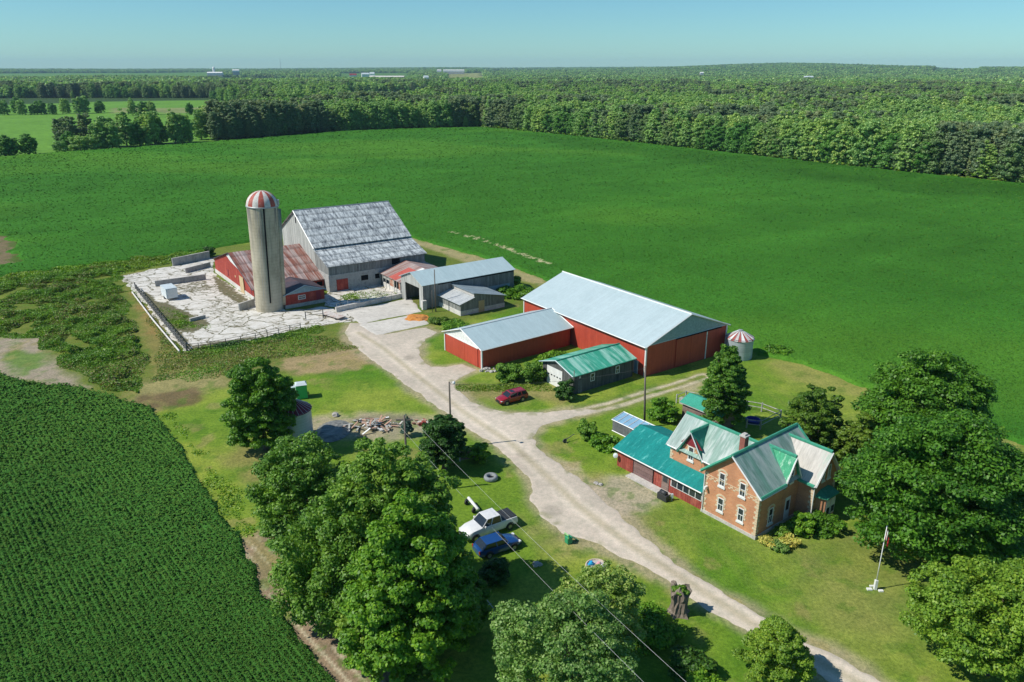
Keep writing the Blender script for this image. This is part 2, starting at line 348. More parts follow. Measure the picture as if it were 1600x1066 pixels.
M['wood_grey'] = leafmat('woodland_grey_leaves', (0.150, 0.236, 0.109), (0.192, 0.282, 0.150), (0.256, 0.339, 0.219))
M['leaf_straw'] = leafmat('dry_grass', (.16, .15, .05), (.24, .22, .08), (.32, .28, .12), .2)
M['brick'] = None
def brickmat():
    m, nt, bs = nodes('orange_brick'); tc = N(nt, 'ShaderNodeTexCoord'); sx = N(nt, 'ShaderNodeSeparateXYZ'); nt.links.new(tc.outputs['Object'], sx.inputs[0])
    a = N(nt, 'ShaderNodeMath', operation='ADD'); nt.links.new(sx.outputs[0], a.inputs[0]); nt.links.new(sx.outputs[1], a.inputs[1])
    cb = N(nt, 'ShaderNodeCombineXYZ'); nt.links.new(a.outputs[0], cb.inputs[0]); nt.links.new(sx.outputs[2], cb.inputs[1])
    b = N(nt, 'ShaderNodeTexBrick'); nt.links.new(cb.outputs[0], b.inputs['Vector']); b.inputs['Scale'].default_value = 1
    b.inputs['Color1'].default_value = (.50, .19, .085, 1); b.inputs['Color2'].default_value = (.60, .26, .12, 1); b.inputs['Mortar'].default_value = (.48, .34, .24, 1)
    b.inputs['Mortar Size'].default_value = .012; b.inputs['Brick Width'].default_value = .26; b.inputs['Row Height'].default_value = .09
    n = noise(nt, mapping(nt), .7, 4); col = mixc(nt, 1.0, b.outputs[0], ramp(nt, n, [(.3, (.82, .78, .75)), (.7, (1.15, 1.12, 1.05))]), 'MULTIPLY')
    nt.links.new(col, bs.inputs['Base Color']); bs.inputs['Roughness'].default_value = .9; bump(nt, bs, b.outputs[1], -.3, .02); return m
M['brick'] = brickmat()
def silomat():
    m, nt, bs = nodes('silo_staves'); v = mapping(nt, (1, 1, .35)); n = noise(nt, v, .5, 6, .7)
    col = ramp(nt, n, [(.3, (.30, .265, .19)), (.5, (.47, .42, .31)), (.7, (.58, .52, .40))])
    tc = N(nt, 'ShaderNodeTexCoord'); sx = N(nt, 'ShaderNodeSeparateXYZ'); nt.links.new(tc.outputs['Object'], sx.inputs[0])
    d = N(nt, 'ShaderNodeMath', operation='MULTIPLY'); d.inputs[1].default_value = 1.6; nt.links.new(sx.outputs[2], d.inputs[0])
    fr = N(nt, 'ShaderNodeMath', operation='FRACT'); nt.links.new(d.outputs[0], fr.inputs[0])
    rr = ramp(nt, fr.outputs[0], [(0, (.72, .72, .72)), (.16, (1, 1, 1)), (1, (1, 1, 1))]); col = mixc(nt, .8, col, mixc(nt, 1.0, col, rr, 'MULTIPLY'))
    # soot-dark staining running down from the rim, heavier on one side
    st = ramp(nt, noise(nt, mapping(nt, (1.2, 1.2, .06)), 1.2, 4), [(.46, (0, 0, 0)), (.62, (1, 1, 1))])
    hz = N(nt, 'ShaderNodeMapRange'); hz.inputs[1].default_value = 9; hz.inputs[2].default_value = 19; nt.links.new(sx.outputs[2], hz.inputs[0])
    f = N(nt, 'ShaderNodeMath', operation='MULTIPLY'); nt.links.new(st, f.inputs[0]); nt.links.new(hz.outputs[0], f.inputs[1])
    col = mixc(nt, f.outputs[0], col, (.13, .13, .13))
    nt.links.new(col, bs.inputs['Base Color']); bs.inputs['Roughness'].default_value = .9; bump(nt, bs, rr, .4, .03); return m
M['silo'] = silomat()
def gravelmat(name, a, b, c, sc=.25):
    m = mott(name, [a, b, c], sc, rough=.95, fine=30, finea=.2, bmp=.5, bsc=6, spec=.1); return m
M['drive'] = tonemat('gravel_drive_surface', (.3, 1.6, 9.0), .13, .4, .05, .95, 7.0)
M['gravel'] = gravelmat('gravel_drive', (.38, .32, .25), (.53, .47, .385), (.45, .39, .315))
M['pad'] = patchy('clean_concrete', (.50, .47, .42), (.62, .59, .53), (.34, .32, .27), .5, (.6, 1.3, 1), None, (.56, .66), .9)
M['rustpatch'] = gravelmat('rust_coloured_chips', (.42, .15, .03), (.60, .26, .07), (.30, .14, .05), .8)
def crackmat():
    m, nt, bs = nodes('cracked_concrete'); v = mapping(nt)
    nz = N(nt, 'ShaderNodeTexNoise'); nz.inputs['Scale'].default_value = .5; nz.inputs['Detail'].default_value = 5; nt.links.new(v, nz.inputs['Vector'])
    vv = N(nt, 'ShaderNodeVectorMath', operation='MULTIPLY_ADD'); vv.inputs[1].default_value = (3.4, 2.6, 0); nt.links.new(nz.outputs[1], vv.inputs[0]); nt.links.new(v, vv.inputs[2])
    def vor(s):
        w = N(nt, 'ShaderNodeTexVoronoi', feature='DISTANCE_TO_EDGE', voronoi_dimensions='2D'); w.inputs['Scale'].default_value = s; nt.links.new(vv.outputs[0], w.inputs['Vector']); return w.outputs['Distance']
    bk = ramp(nt, noise(nt, v, .45, 3), [(.34, (0, 0, 0)), (.46, (1, 1, 1))]); c1 = mixc(nt, 1.0, ramp(nt, vor(.24), [(.018, (1, 1, 1)), (.045, (0, 0, 0))]), bk, 'MULTIPLY'); c2 = ramp(nt, vor(.62), [(.022, (1, 1, 1)), (.06, (0, 0, 0))])
    g = ramp(nt, noise(nt, v, .12, 3), [(.45, (0, 0, 0)), (.62, (1, 1, 1))])
    c2 = mixc(nt, 1.0, c2, g, 'MULTIPLY'); cr = mixc(nt, 1.0, c1, c2, 'ADD')
    conc = ramp(nt, noise(nt, v, .5, 6, .7), [(.28, (.34, .31, .26)), (.42, (.56, .53, .47)), (.6, (.66, .64, .59))])
    weed = ramp(nt, noise(nt, v, 1.5, 4), [(.35, (.07, .085, .03)), (.55, (.15, .125, .07)), (.7, (.12, .15, .04))])
    pt = ramp(nt, noise(nt, mapping(nt, (.45, 1.3, 1), (0, 0, .45)), .55, 6, .75), [(.57, (0, 0, 0)), (.61, (1, 1, 1))])
    at = N(nt, 'ShaderNodeAttribute', attribute_name='wild'); mr = N(nt, 'ShaderNodeMath', operation='ADD'); nt.links.new(at.outputs['Fac'], mr.inputs[0]); nt.links.new(noise(nt, v, .8, 5, .75), mr.inputs[1])
    wd = ramp(nt, mr.outputs[0], [(.86, (0, 0, 0)), (.98, (1, 1, 1))]); cr = mixc(nt, 1.0, cr, wd, 'ADD')
    f = mixc(nt, 1.0, cr, pt, 'ADD'); col = mixc(nt, f, conc, weed)
    nt.links.new(col, bs.inputs['Base Color']); bs.inputs['Roughness'].default_value = .9; bump(nt, bs, f, -.5, .05); return m
M['cracked'] = crackmat()
def cropmat():
    m, nt, bs = nodes('soybean_leaves'); v = mapping(nt)
    at = N(nt, 'ShaderNodeAttribute', attribute_name='tone')
    col = at.outputs['Color']
    for s, a in ((.035, .12), (1.7, .18), (6.0, .25)):
        col = mixc(nt, 1.0, col, ramp(nt, noise(nt, v, s, 3), [(.3, (1 - a,) * 3), (.7, (1 + a, 1 + a * .8, 1 + a))]), 'MULTIPLY')
    nt.links.new(col, bs.inputs['Base Color']); bs.inputs['Roughness'].default_value = .8; bs.inputs['Specular IOR Level'].default_value = .05
    bump(nt, bs, noise(nt, v, 4.5, 4, .7), .7, .25); return m
M['crop'] = cropmat()

# ---------------------------------------------------------------- regions of the ground (surveyed outlines)
DRIVE = [(1362, 1062), (1290, 1020), (1215, 978), (1130, 930), (1060, 885), (1003, 840), (962, 800), (918, 760), (872, 726), (842, 702), (830, 682), (845, 664), (890, 652), (935, 641), (905, 640),
         (850, 646), (790, 645), (762, 640), (735, 628), (714, 610), (706, 597), (722, 586), (745, 578), (722, 570), (695, 574), (672, 574), (655, 560), (652, 545), (665, 530), (683, 519), (665, 512), (640, 516), (600, 524), (575, 508), (548, 505),
         (540, 520), (550, 536), (575, 556), (602, 577), (640, 603), (682, 633), (722, 662), (762, 688), (800, 716), (828, 748), (833, 780), (846, 804), (880, 832), (940, 852), (1000, 882), (1040, 906), (1100, 946), (1180, 991), (1240, 1022), (1308, 1068), (1400, 1130), (1470, 1130)]
TRACK = [(905, 645), (960, 632), (1010, 616), (1060, 602), (1100, 588)]
APRON = [(905, 768), (940, 760), (962, 748), (985, 747), (1018, 762), (1020, 775), (1000, 792), (975, 796), (945, 790)]
YARD = [(190, 432), (235, 422), (285, 414), (335, 402), (331, 428), (365, 450), (399, 472), (450, 486), (505, 480), (540, 488), (560, 500), (520, 506), (470, 513), (400, 530), (345, 540), (292, 549), (262, 520), (225, 470)]
PAD1 = [(536, 487), (640, 467), (657, 487), (565, 505)]
PAD2 = [(562, 508), (652, 491), (668, 506), (588, 524)]
COURT = [(505, 465), (516, 455), (590, 444), (600, 448), (628, 463), (530, 479), (512, 478)]
FIELD = [(-260, 470), (0, 434), (100, 420), (200, 408), (270, 400), (330, 389), (385, 380), (450, 366), (600, 356), (645, 372), (700, 388), (780, 410), (856, 440), (1000, 475), (1150, 530), (1182, 556), (1250, 569), (1335, 600), (1450, 640), (1550, 679), (1600, 696), (1850, 790),
         (2050, 355), (1900, 322), (1750, 304), (1600, 288), (1400, 268), (1100, 235), (900, 213), (800, 203), (750, 199), (650, 201), (520, 206), (330, 222), (190, 232), (100, 238), (0, 246), (-220, 266)]
LFIELD = [(-420, 545), (-100, 575), (0, 585), (40, 596), (130, 606), (180, 620), (240, 641), (272, 682), (310, 742), (370, 832), (388, 876), (412, 928), (474, 1008), (540, 1090), (700, 1220), (-600, 1220)]
LF_DIR = np.array(gp(590, 1062)) - np.array(gp(400, 862)); LF_DIR /= np.linalg.norm(LF_DIR)
pd, pt_, pa = gps(DRIVE), gps(TRACK), gps(APRON); pf, plf, py_ = gps(FIELD), gps(LFIELD), gps(YARD)

def terrain_z(x, y):
    r = np.hypot(x, y)
    az = np.arctan2(x, y)
    z = 34 * sst(3000, 9500, r) * (1 + .35 * np.sin(az * 4 + .5)) + 14 * sst(2500, 7000, r) * (fbm(x, y, 2600, 3, 5) - .5) * 2 + 22 * sst(4200, 5200, r) * sst(.0, .25, az) * (1 - sst(5600, 9000, r)) * .6
    z = z + 34 * np.exp(-((az - .33) / .11) ** 2) * np.exp(-((r - 7600) / 1500) ** 2) + 10 * np.exp(-((az + .1) / .08) ** 2) * np.exp(-((r - 8500) / 1500) ** 2)
    return z
# whole terrain disc
ri = np.concatenate([[0.1, 15, 30], np.exp(np.linspace(math.log(40), math.log(15000), 230))]); an = np.linspace(-math.pi, math.pi, 721)
Rg, Ag = np.meshgrid(ri, an, indexing='ij'); X, Y = Rg * np.sin(Ag), Rg * np.cos(Ag)
Z = terrain_z(X, Y) - .35 - 1.2 * sst(430, 500, Rg) * 0
ft = np.array([.035, .075, .018]); lt = np.array([.11, .25, .03]); yl = np.array([.22, .24, .08])
FARF = [[(-60, 166), (180, 158), (330, 156), (430, 164), (345, 196), (335, 224), (-60, 247)], [(545, 146), (720, 144), (735, 158), (640, 172), (540, 170)],
        [(-100, 118), (335, 116), (335, 124), (-100, 128)], [(700, 119), (755, 118), (760, 131), (690, 131)], [(530, 118), (640, 118), (640, 130), (530, 130)], [(1460, 115), (1530, 112), (1530, 119), (1455, 121)]]
FARC = [lt, lt * .8, lt * .8, yl, lt * .7, lt * .6]
tone = np.tile(ft, (X.size, 1)).reshape(X.shape + (3,))
ppx, ppy = proj(X, np.maximum(Y, 1), 0 * X)
far_in = []
for poly, c in zip(FARF, FARC):
    s_ = np.where(Y > 50, sdist(ppx, ppy, np.array(poly, float)), -1); tone[s_ > 0] = c * (.8 + .4 * fbm(X, Y, 900, 2, 3)[s_ > 0][:, None])
dm_ = (Y > 50) & (ppx < 440) & (ppy > 150) & (ppy < 250)
stripe = (np.abs(ppy - 172) < 4) & dm_ & (ppx > 170); tone[stripe] = (.20, .24, .09)
V, F, us = gridmesh(X, Y, Z)
o = npmesh('terrain', V, F, M['terrain'], smooth=True, attrs={'tone': ('FLOAT_COLOR', np.c_[tone.reshape(-1, 3)[us], np.ones(us.sum())])}); tag(o, kind='structure')

# near ground with its real surface colours
ri = np.exp(np.arange(math.log(28), math.log(420), .0042)); an = np.arange(-.86, .86, .0036)
Rg, Ag = np.meshgrid(ri, an, indexing='ij'); X, Y = Rg * np.sin(Ag), Rg * np.cos(Ag)
n1, n2, n3 = fbm(X, Y, 9, 4, 11), fbm(X, Y, 2.2, 3, 12), fbm(X, Y, 28, 3, 13)
G1 = np.array([.135, .235, .022]); G2 = np.array([.22, .29, .04]); G3 = np.array([.085, .20, .014])
tan = np.array([.33, .255, .14]); soil = np.array([.33, .26, .19]); straw = np.array([.30, .27, .12])
tone = G1 + (G2 - G1) * sst(.4, .62, n1)[..., None] + (G3 - G1) * sst(.52, .66, n3)[..., None] * .8
def blend(mask, c, k=1.0):
    global tone
    m_ = np.clip(mask, 0, 1)[..., None] * k; tone = tone * (1 - m_) + np.asarray(c) * m_
nj = (n2 - .5) * 3 + (n1 - .5) * 6
def region(px, c, soft=1.5, k=1.0, jit=1.0): blend(sst(-soft, soft, sdist(X, Y, gps(px)) + nj * jit), c, k)
# long rough grass round the yard and by the weeds
rough = [(0, 432), (190, 405), (330, 385), (640, 368), (860, 440), (830, 480), (640, 515), (560, 560), (440, 585), (330, 600), (240, 645), (0, 600)]
region(rough, (.12, .15, .03), 3, .75)
region([(195, 440), (292, 552), (300, 575), (245, 600), (225, 540), (205, 480)], (.24, .20, .07), 1.5, .75)
region([(205, 455), (240, 500), (250, 530), (225, 500)], (.30, .19, .07), 1, .6)
region([(470, 585), (585, 575), (640, 605), (560, 590)], G3, 1)
region([(300, 545), (500, 520), (560, 540), (590, 572), (500, 585), (430, 583), (340, 600), (260, 620), (215, 600)], (.17, .175, .05), 2, .8)
region([(438, 578), (450, 562), (520, 548), (575, 545), (590, 565), (560, 580), (470, 585)], tan, 1.2, .9)
region([(205, 600), (260, 588), (330, 580), (345, 600), (300, 612), (240, 640), (215, 632)], straw, 2, .8)
region([(225, 620), (290, 612), (300, 628), (245, 642)], (.13, .09, .05), 1, .8)
region([(-60, 530), (35, 525), (60, 530), (70, 560), (130, 590), (132, 606), (60, 605), (0, 585), (-80, 578)], (.33, .28, .22), 1.5, .95)
region([(20, 555), (65, 552), (70, 568), (40, 585), (22, 572)], G3, 1, .8)
region([(-60, 366), (18, 368), (28, 412), (-60, 420)], (.36, .25, .17), .8)
region([(660, 575), (720, 598), (790, 600), (880, 605), (868, 625), (790, 640), (735, 625), (700, 600)], (.27, .225, .10), 2, .75)
region([(640, 372), (700, 386), (850, 437), (846, 446), (760, 420), (640, 380)], (.36, .31, .17), 1, .8, .5)
region([(1182, 550), (1260, 572), (1370, 604), (1600, 690), (1600, 712), (1360, 625), (1240, 590)], (.28, .25, .09), 2, .6)
region([(640, 385), (760, 425), (830, 450), (800, 480), (700, 420), (640, 400)], (.13, .18, .03), 2, .6)
region([(1290, 905), (1420, 890), (1450, 950), (1400, 1010), (1250, 960)], (.25, .235, .085), 4, .55)
region([(880, 760), (935, 745), (990, 795), (1020, 830), (980, 820), (920, 770)], (.30, .25, .12), 2, .7)
region([(985, 790), (1100, 800), (1190, 850), (1180, 870), (1060, 840), (1000, 830)], (.13, .20, .035), 2, .5)
region([(490, 655), (560, 650), (680, 650), (700, 672), (620, 690), (520, 690), (485, 680)], (.36, .31, .23), 1.5, .85)
region([(360, 690), (430, 700), (440, 745), (390, 760), (360, 720)], (.24, .19, .09), 2, .6)
region([(820, 800), (900, 850), (880, 860), (805, 830), (790, 800)], (.25, .235, .09), 3, .6)
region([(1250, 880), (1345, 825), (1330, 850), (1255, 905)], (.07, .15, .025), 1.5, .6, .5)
region([(880, 722), (905, 722), (908, 735), (882, 736)], (.42, .36, .24), .5, .9, .2)
for q in ((1085, 600), (1075, 606), (955, 634)): region([(q[0] - 14, q[1] - 3), (q[0] + 12, q[1] - 4), (q[0] + 14, q[1] + 3), (q[0] - 10, q[1] + 4)], (.42, .37, .25), .6, .8, .3)
region([(1300, 845), (1390, 840), (1400, 900), (1330, 890)], (.19, .20, .055), 3, .5)
# left field edge: bare soil with thin straw-coloured drill rows
bare = [(376, 845), (412, 835), (432, 880), (480, 945), (560, 1000), (640, 1090), (530, 1120), (460, 1020), (400, 930)]
blend(sst(-1.5, 1, sdist(X, Y, gps(bare)) + nj * .8), (.27, .20, .145), .95)
per = (X * -LF_DIR[1] + Y * LF_DIR[0]); rows_ = (np.mod(per, .95) < .28) & (n2 > .42)
blend(rows_ * sst(-.5, 1.5, sdist(X, Y, gps(bare)) + nj * .6), (.50, .45, .33), .8)
region([(395, 880), (430, 850), (470, 915), (560, 980), (590, 1010), (540, 1000), (450, 940)], (.21, .21, .07), 1, .45, .6)
# strips of lawn edge: dirt fringes by drive and apron, mowing arcs
sd = sdist(X, Y, pd); blend(sst(-1.9, -.1, sd + nj * .35), (.36, .31, .21), .8)
tl = ldist(X, Y, pt_)
blend(sst(2.6, .9, tl + nj * .2), (.24, .22, .10), .5)
blend(sst(.55, .15, np.abs(tl - .8) + nj * .08), (.50, .45, .34), .9)
blend(sst(-1.5, .5, sdist(X, Y, pa) + nj * .4), (.40, .35, .27), .85)
region([(556, 655), (640, 650), (636, 668), (560, 672)], (.14, .12, .10), .8, .6, .4)
region([(790, 835), (840, 820), (905, 838), (880, 850)], (.27, .25, .11), 1.5, .5)
blend(sst(.62, .70, fbm(X, Y, 3.2, 4, 91)) * sst(.5, .6, fbm(X, Y, 20, 2, 92)), (.27, .24, .09), .55)
blend(sst(.63, .72, fbm(X, Y, 1.6, 3, 93)), (.07, .17, .014), .5)
mow = .5 + .5 * np.sin(ldist(X, Y, gps([(1100, 800), (1200, 900), (1330, 800)])) * 3.4); blend(mow * sst(-3, 3, sdist(X, Y, gps([(1050, 850), (1330, 820), (1480, 900), (1450, 1066), (1330, 1010)]))), (.17, .22, .05), .35)
mow = .5 + .5 * np.sin(ldist(X, Y, gps([(1380, 610), (1300, 640), (1180, 560)])) * 2.6); blend(mow * sst(-3, 3, sdist(X, Y, gps([(1170, 560), (1370, 605), (1420, 700), (1230, 700)]))), (.19, .23, .05), .4)
# under crops: soil
blend((sdist(X, Y, pf) > .3) | (sdist(X, Y, plf) > 1.2), (.05, .07, .02), .6)
V, F, us = gridmesh(X, Y, X * 0 - .25 * sst(340, 420, Rg))
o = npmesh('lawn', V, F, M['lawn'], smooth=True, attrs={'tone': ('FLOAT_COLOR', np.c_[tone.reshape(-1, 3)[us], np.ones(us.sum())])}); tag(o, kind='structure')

def sheet(name, px, res, z, mat, jit=1.0, slope=.25, kind='structure', rough=0.0, extra=None):
    P_ = gps(px); x0, y0 = P_.min(0) - 1; x1, y1 = P_.max(0) + 1
    X, Y = np.meshgrid(np.arange(x0, x1, res), np.arange(y0, y1, res)); j = (fbm(X, Y, 2.0, 3, 31) - .5) * 2.2 * jit
    s = sdist(X, Y, P_) + j
    if extra is not None: s = np.maximum(s, extra(X, Y))
    Zz = z + np.minimum(0, s) * slope + rough * (fbm(X, Y, 1.2, 2, 5) - .5)
    V, F, us = gridmesh(X, Y, Zz, s > -.25)
    at = None
    if name == 'concrete_yard':
        wl = 0 * X
        for pg, k_ in (([(228, 470), (262, 474), (330, 505), (300, 522), (262, 512)], .62), ([(330, 428), (352, 440), (400, 478), (380, 482), (340, 455)], .55), ([(262, 452), (322, 436), (335, 452), (300, 458)], .42), ([(330, 470), (380, 486), (400, 520), (360, 515), (320, 490)], .35), ([(216, 452), (292, 549), (300, 540), (236, 460)], .6), ([(292, 549), (400, 531), (400, 526), (300, 540)], .5)):
            wl = np.maximum(wl, k_ * sst(-1.2, .8, sdist(X, Y, gps(pg))))
        at = {'wild': ('FLOAT', wl.ravel()[us])}
    if name == 'driveway':
        cl = gps([(1460, 1140), (1340, 1066), (1215, 1000), (1085, 916), (985, 852), (905, 792), (852, 742), (800, 694), (730, 648), (660, 594), (600, 545), (560, 520)]); dd = ldist(X, Y, cl); n_ = fbm(X, Y, 5, 4, 41); m_ = fbm(X, Y, 1.3, 3, 42)
        tn = np.tile(np.array([.52, .46, .385]), (X.size, 1)).reshape(X.shape + (3,)) * (.82 + .36 * n_)[..., None]
        tn = tn * (1 + .16 * np.exp(-((dd - .85) / .38) ** 2) * (m_ > .3) - .12 * np.exp(-(dd / .4) ** 2))[..., None]
        tn[..., 2] *= 1 - .12 * np.exp(-(dd / .5) ** 2)
        gr_ = sst(.56, .66, n_ * .5 + m_ * .5) * sst(1.6, 2.6, dd) * sst(1.2, .2, s); tn = tn * (1 - .5 * gr_[..., None]) + .5 * gr_[..., None] * np.array([.17, .19, .06])
        for q_, r_ in (((812, 712), 1.3), ((862, 800), 1.6), ((742, 640), .9), ((640, 560), 1.5)):
            c_ = gp(*q_); e_ = sst(r_, r_ * .3, np.hypot(X - c_[0], Y - c_[1]) + (m_ - .5) * 1.6); tn = tn * (1 - .22 * e_)[..., None]
        at = {'tone': ('FLOAT_COLOR', np.c_[tn.reshape(-1, 3)[us], np.ones(us.sum())])}
    o = npmesh(name, V, F, mat, smooth=True, attrs=at); tag(o, kind=kind); return o
sheet('driveway', DRIVE, .22, .035, M['drive'], .45, .2)
sheet('concrete_yard', YARD, .35, .05, M['cracked'], .8, .2)
sheet('concrete_pad', PAD1, .3, .075, M['pad'], .4, .3)
sheet('concrete_pad', PAD2, .3, .065, M['pad'], .25, .3)
sheet('concrete_court', COURT, .3, .045, M['cracked'], .8, .2)

# ---------------------------------------------------------------- crops
def leafquads(Cn, Nn, size, rg, asp=1.5, fold=.12):
    """Cn centres, Nn normals -> one bent rhombus per leaf cluster"""
    n = len(Cn); Nn = Nn / np.linalg.norm(Nn, axis=1, keepdims=True); r = rg.normal(size=(n, 3)); T = np.cross(Nn, r); T /= np.linalg.norm(T, axis=1, keepdims=True); B = np.cross(Nn, T)
    s = (size * (.6 + .8 * rg.random(n)))[:, None]
    f = Nn * s * fold
    V = np.stack([Cn - T * s * asp / 2, Cn + B * s * .5 - f, Cn + T * s * asp / 2, Cn - B * s * .5 + f], 1).reshape(-1, 3)
    F = np.arange(n * 4).reshape(n, 4); return V, F
def crop(name, outline, ri, an, amp, label, h=.5, rows=None, bright=(.046, .176, .017), lv=None):
    Rg, Ag = np.meshgrid(ri, an, indexing='ij'); Rg = Rg * (1 + .0012 * (rng.random(Rg.shape) - .5)); X, Y = Rg * np.sin(Ag), Rg * np.cos(Ag)
    s = sdist(X, Y, outline) + (fbm(X, Y, 3.0, 3, 21) - .5) * 1.6
    hh = h * sst(0, .8, s) - .3 * (s < 0)
    if rows is not None:
        d, sp, ra = rows; rmod = sst(.3, .7, fbm(X, Y, 7, 4, 77)) * .65 + .45; ra = ra * rmod; p_ = X * -d[1] + Y * d[0]; rw = np.abs(np.mod(p_ / sp, 1) - .5) * 2
        hh = hh - ra * sst(.45, 1, rw) * sst(0, .8, s)
        bp = sdist(X, Y, gps([(60, 790), (80, 780), (100, 850), (85, 870)])); hh = hh - .25 * sst(-1, 0, bp)
    amp = amp * (.6 if rows is None else 1); Zz = hh + amp * (rng.random(X.shape) - .5) * sst(0, 1, s) * (1 + sst(120, 500, Rg) * 1.5) + .22 * (fbm(X, Y, 6, 2, 3) - .5) * sst(0, 1, s)
    c = np.array(bright); big = fbm(X * .6 + Y * .2, Y, 60, 3, 9); med = fbm(X, Y, 7, 3, 6)
    tn = c * (.72 + .42 * big + .22 * med)[..., None] + np.array([.02, .012, 0]) * sst(.5, .75, big)[..., None]
    if rows is None:
        st_ = fbm((X * .82 + Y * .57) / 9, (-X * .57 + Y * .82) * 1.0, 7, 3, 55); tn = tn * (.86 + .28 * st_)[..., None]
        # thin drilled strips with pale seedlings, north of the sheds
        lines = [((740, 371), (860, 415)), ((765, 381), (845, 412)), ((705, 365), (800, 392))]
        for a, b in lines:
            A, B = np.array(gp(*a)), np.array(gp(*b)); ll = ldist(X, Y, [A, B]); f_ = ((ll < .55) & (fbm(X, Y, 1.4, 2, 2) > .5))
            tn[f_] = (.42, .44, .22); Zz[f_] -= .1
        tp = sst(-1, 1, sdist(X, Y, gps([(-60, 366), (18, 368), (28, 412), (-60, 420)])) + (fbm(X, Y, 5, 3, 19) - .5) * 7); Zz -= .9 * tp
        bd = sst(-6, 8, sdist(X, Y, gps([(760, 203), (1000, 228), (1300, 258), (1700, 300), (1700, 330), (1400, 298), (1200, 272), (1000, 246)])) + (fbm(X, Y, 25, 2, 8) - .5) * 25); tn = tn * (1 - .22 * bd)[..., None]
    else:
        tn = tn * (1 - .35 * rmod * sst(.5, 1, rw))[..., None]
        A, B = np.array(gp(280, 700)), np.array(gp(520, 1010)); 
    V, F, us = gridmesh(X, Y, Zz, s > -.4)
    T_ = tn.reshape(-1, 3)[us]
    if lv:      # leaves standing proud of the canopy
        nl, r0, r1, ls = lv; a_ = rng.uniform(an[0], an[-1], nl); r_ = r0 * (r1 / r0) ** rng.random(nl); x, y = r_ * np.sin(a_), r_ * np.cos(a_)
        if rows is not None:
            q_ = x * -d[1] + y * d[0]; off = np.mod(q_ / sp, 1) - .5; sh = (-off * (.25 + .5 * sst(.3, .7, fbm(x, y, 7, 4, 77)) * rng.random(nl))) * sp; x, y = x - d[1] * sh, y + d[0] * sh
        k_ = sdist(x, y, outline) + (fbm(x, y, 3.0, 3, 21) - .5) * 1.6 > .4
        if rows is None: k_ &= sdist(x, y, gps([(-60, 366), (18, 368), (28, 412), (-60, 420)])) + (fbm(x, y, 5, 3, 19) - .5) * 7 < 0
        x, y, r_ = x[k_], y[k_], r_[k_]; zz = h + (.05 if rows is not None else .02) + (.14 if rows is not None else .09) * rng.random(len(x)) + .22 * (fbm(x, y, 6, 2, 3) - .5)
        V2, F2 = leafquads(np.stack([x, y, zz], 1), rng.normal(size=(len(x), 3)) * (.28 if rows is not None else .2) + [-.15, 0, .9], 1.0, rng); 
        cc = np.repeat(np.stack([x, y, zz], 1), 4, 0); V2 = cc + (V2 - cc) * np.repeat(r_ * ls, 4)[:, None]
        big = fbm(x * .6 + y * .2, y, 60, 3, 9); t2 = c * (.70 + .42 * big)[:, None] * rng.uniform(.85, 1.2, len(x))[:, None] * np.stack([rng.uniform(.8, 1.6, len(x)), np.ones(len(x)), np.ones(len(x))], 1)
        F = np.concatenate([F, F2 + len(V)]); V = np.concatenate([V, V2]); T_ = np.concatenate([T_, np.repeat(t2, 4, 0)])
    o = npmesh(name, V, F, M['crop'], attrs={'tone': ('FLOAT_COLOR', np.c_[T_, np.ones(len(T_))])})
    return tag(o, label, 'crop', kind='stuff')
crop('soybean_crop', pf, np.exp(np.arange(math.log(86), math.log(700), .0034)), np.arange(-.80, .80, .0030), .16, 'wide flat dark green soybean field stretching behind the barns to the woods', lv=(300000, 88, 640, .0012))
ld_ = LF_DIR
crop('soybean_rows', plf, np.exp(np.arange(math.log(38), math.log(150), .0023)), np.arange(-.84, -.08, .0018), .12, 'dark green drilled soybean field left of the tall trees and the lawn', .45, (ld_, .52, .12), (.054, .172, .026), (240000, 40, 150, .0021))

# ---------------------------------------------------------------- building helpers
def frame(px, ang, loc=None):
    p = loc or gp(*px); return (p[0], p[1], 0), R(ang)
def gable_profile(x0, x1, y0, y1, ez, rz, axis, z0=0, rp=None, ez2=None):
    """closed solid walls; axis = ridge direction"""
    ez2 = ez if ez2 is None else ez2; m = MB()
    if axis == 'y':
        r = (x0 + x1) / 2 if rp is None else rp
        pr = [(x0, z0), (x1, z0), (x1, ez2), (r, rz), (x0, ez)]; vs = [(a, y0, b) for a, b in pr] + [(a, y1, b) for a, b in pr]
        fs = [(0, 1, 2, 3, 4), (9, 8, 7, 6, 5)] + [(i + 5, (i + 1) % 5 + 5, (i + 1) % 5, i) for i in range(5)]
    else:
        r = (y0 + y1) / 2 if rp is None else rp
        pr = [(y0, z0), (y1, z0), (y1, ez2), (r, rz), (y0, ez)]; vs = [(x0, a, b) for a, b in pr] + [(x1, a, b) for a, b in pr]
        fs = [(4, 3, 2, 1, 0), (5, 6, 7, 8, 9)] + [(i, (i + 1) % 5, (i + 1) % 5 + 5, i + 5) for i in range(5)]
    return m.add(vs, fs)
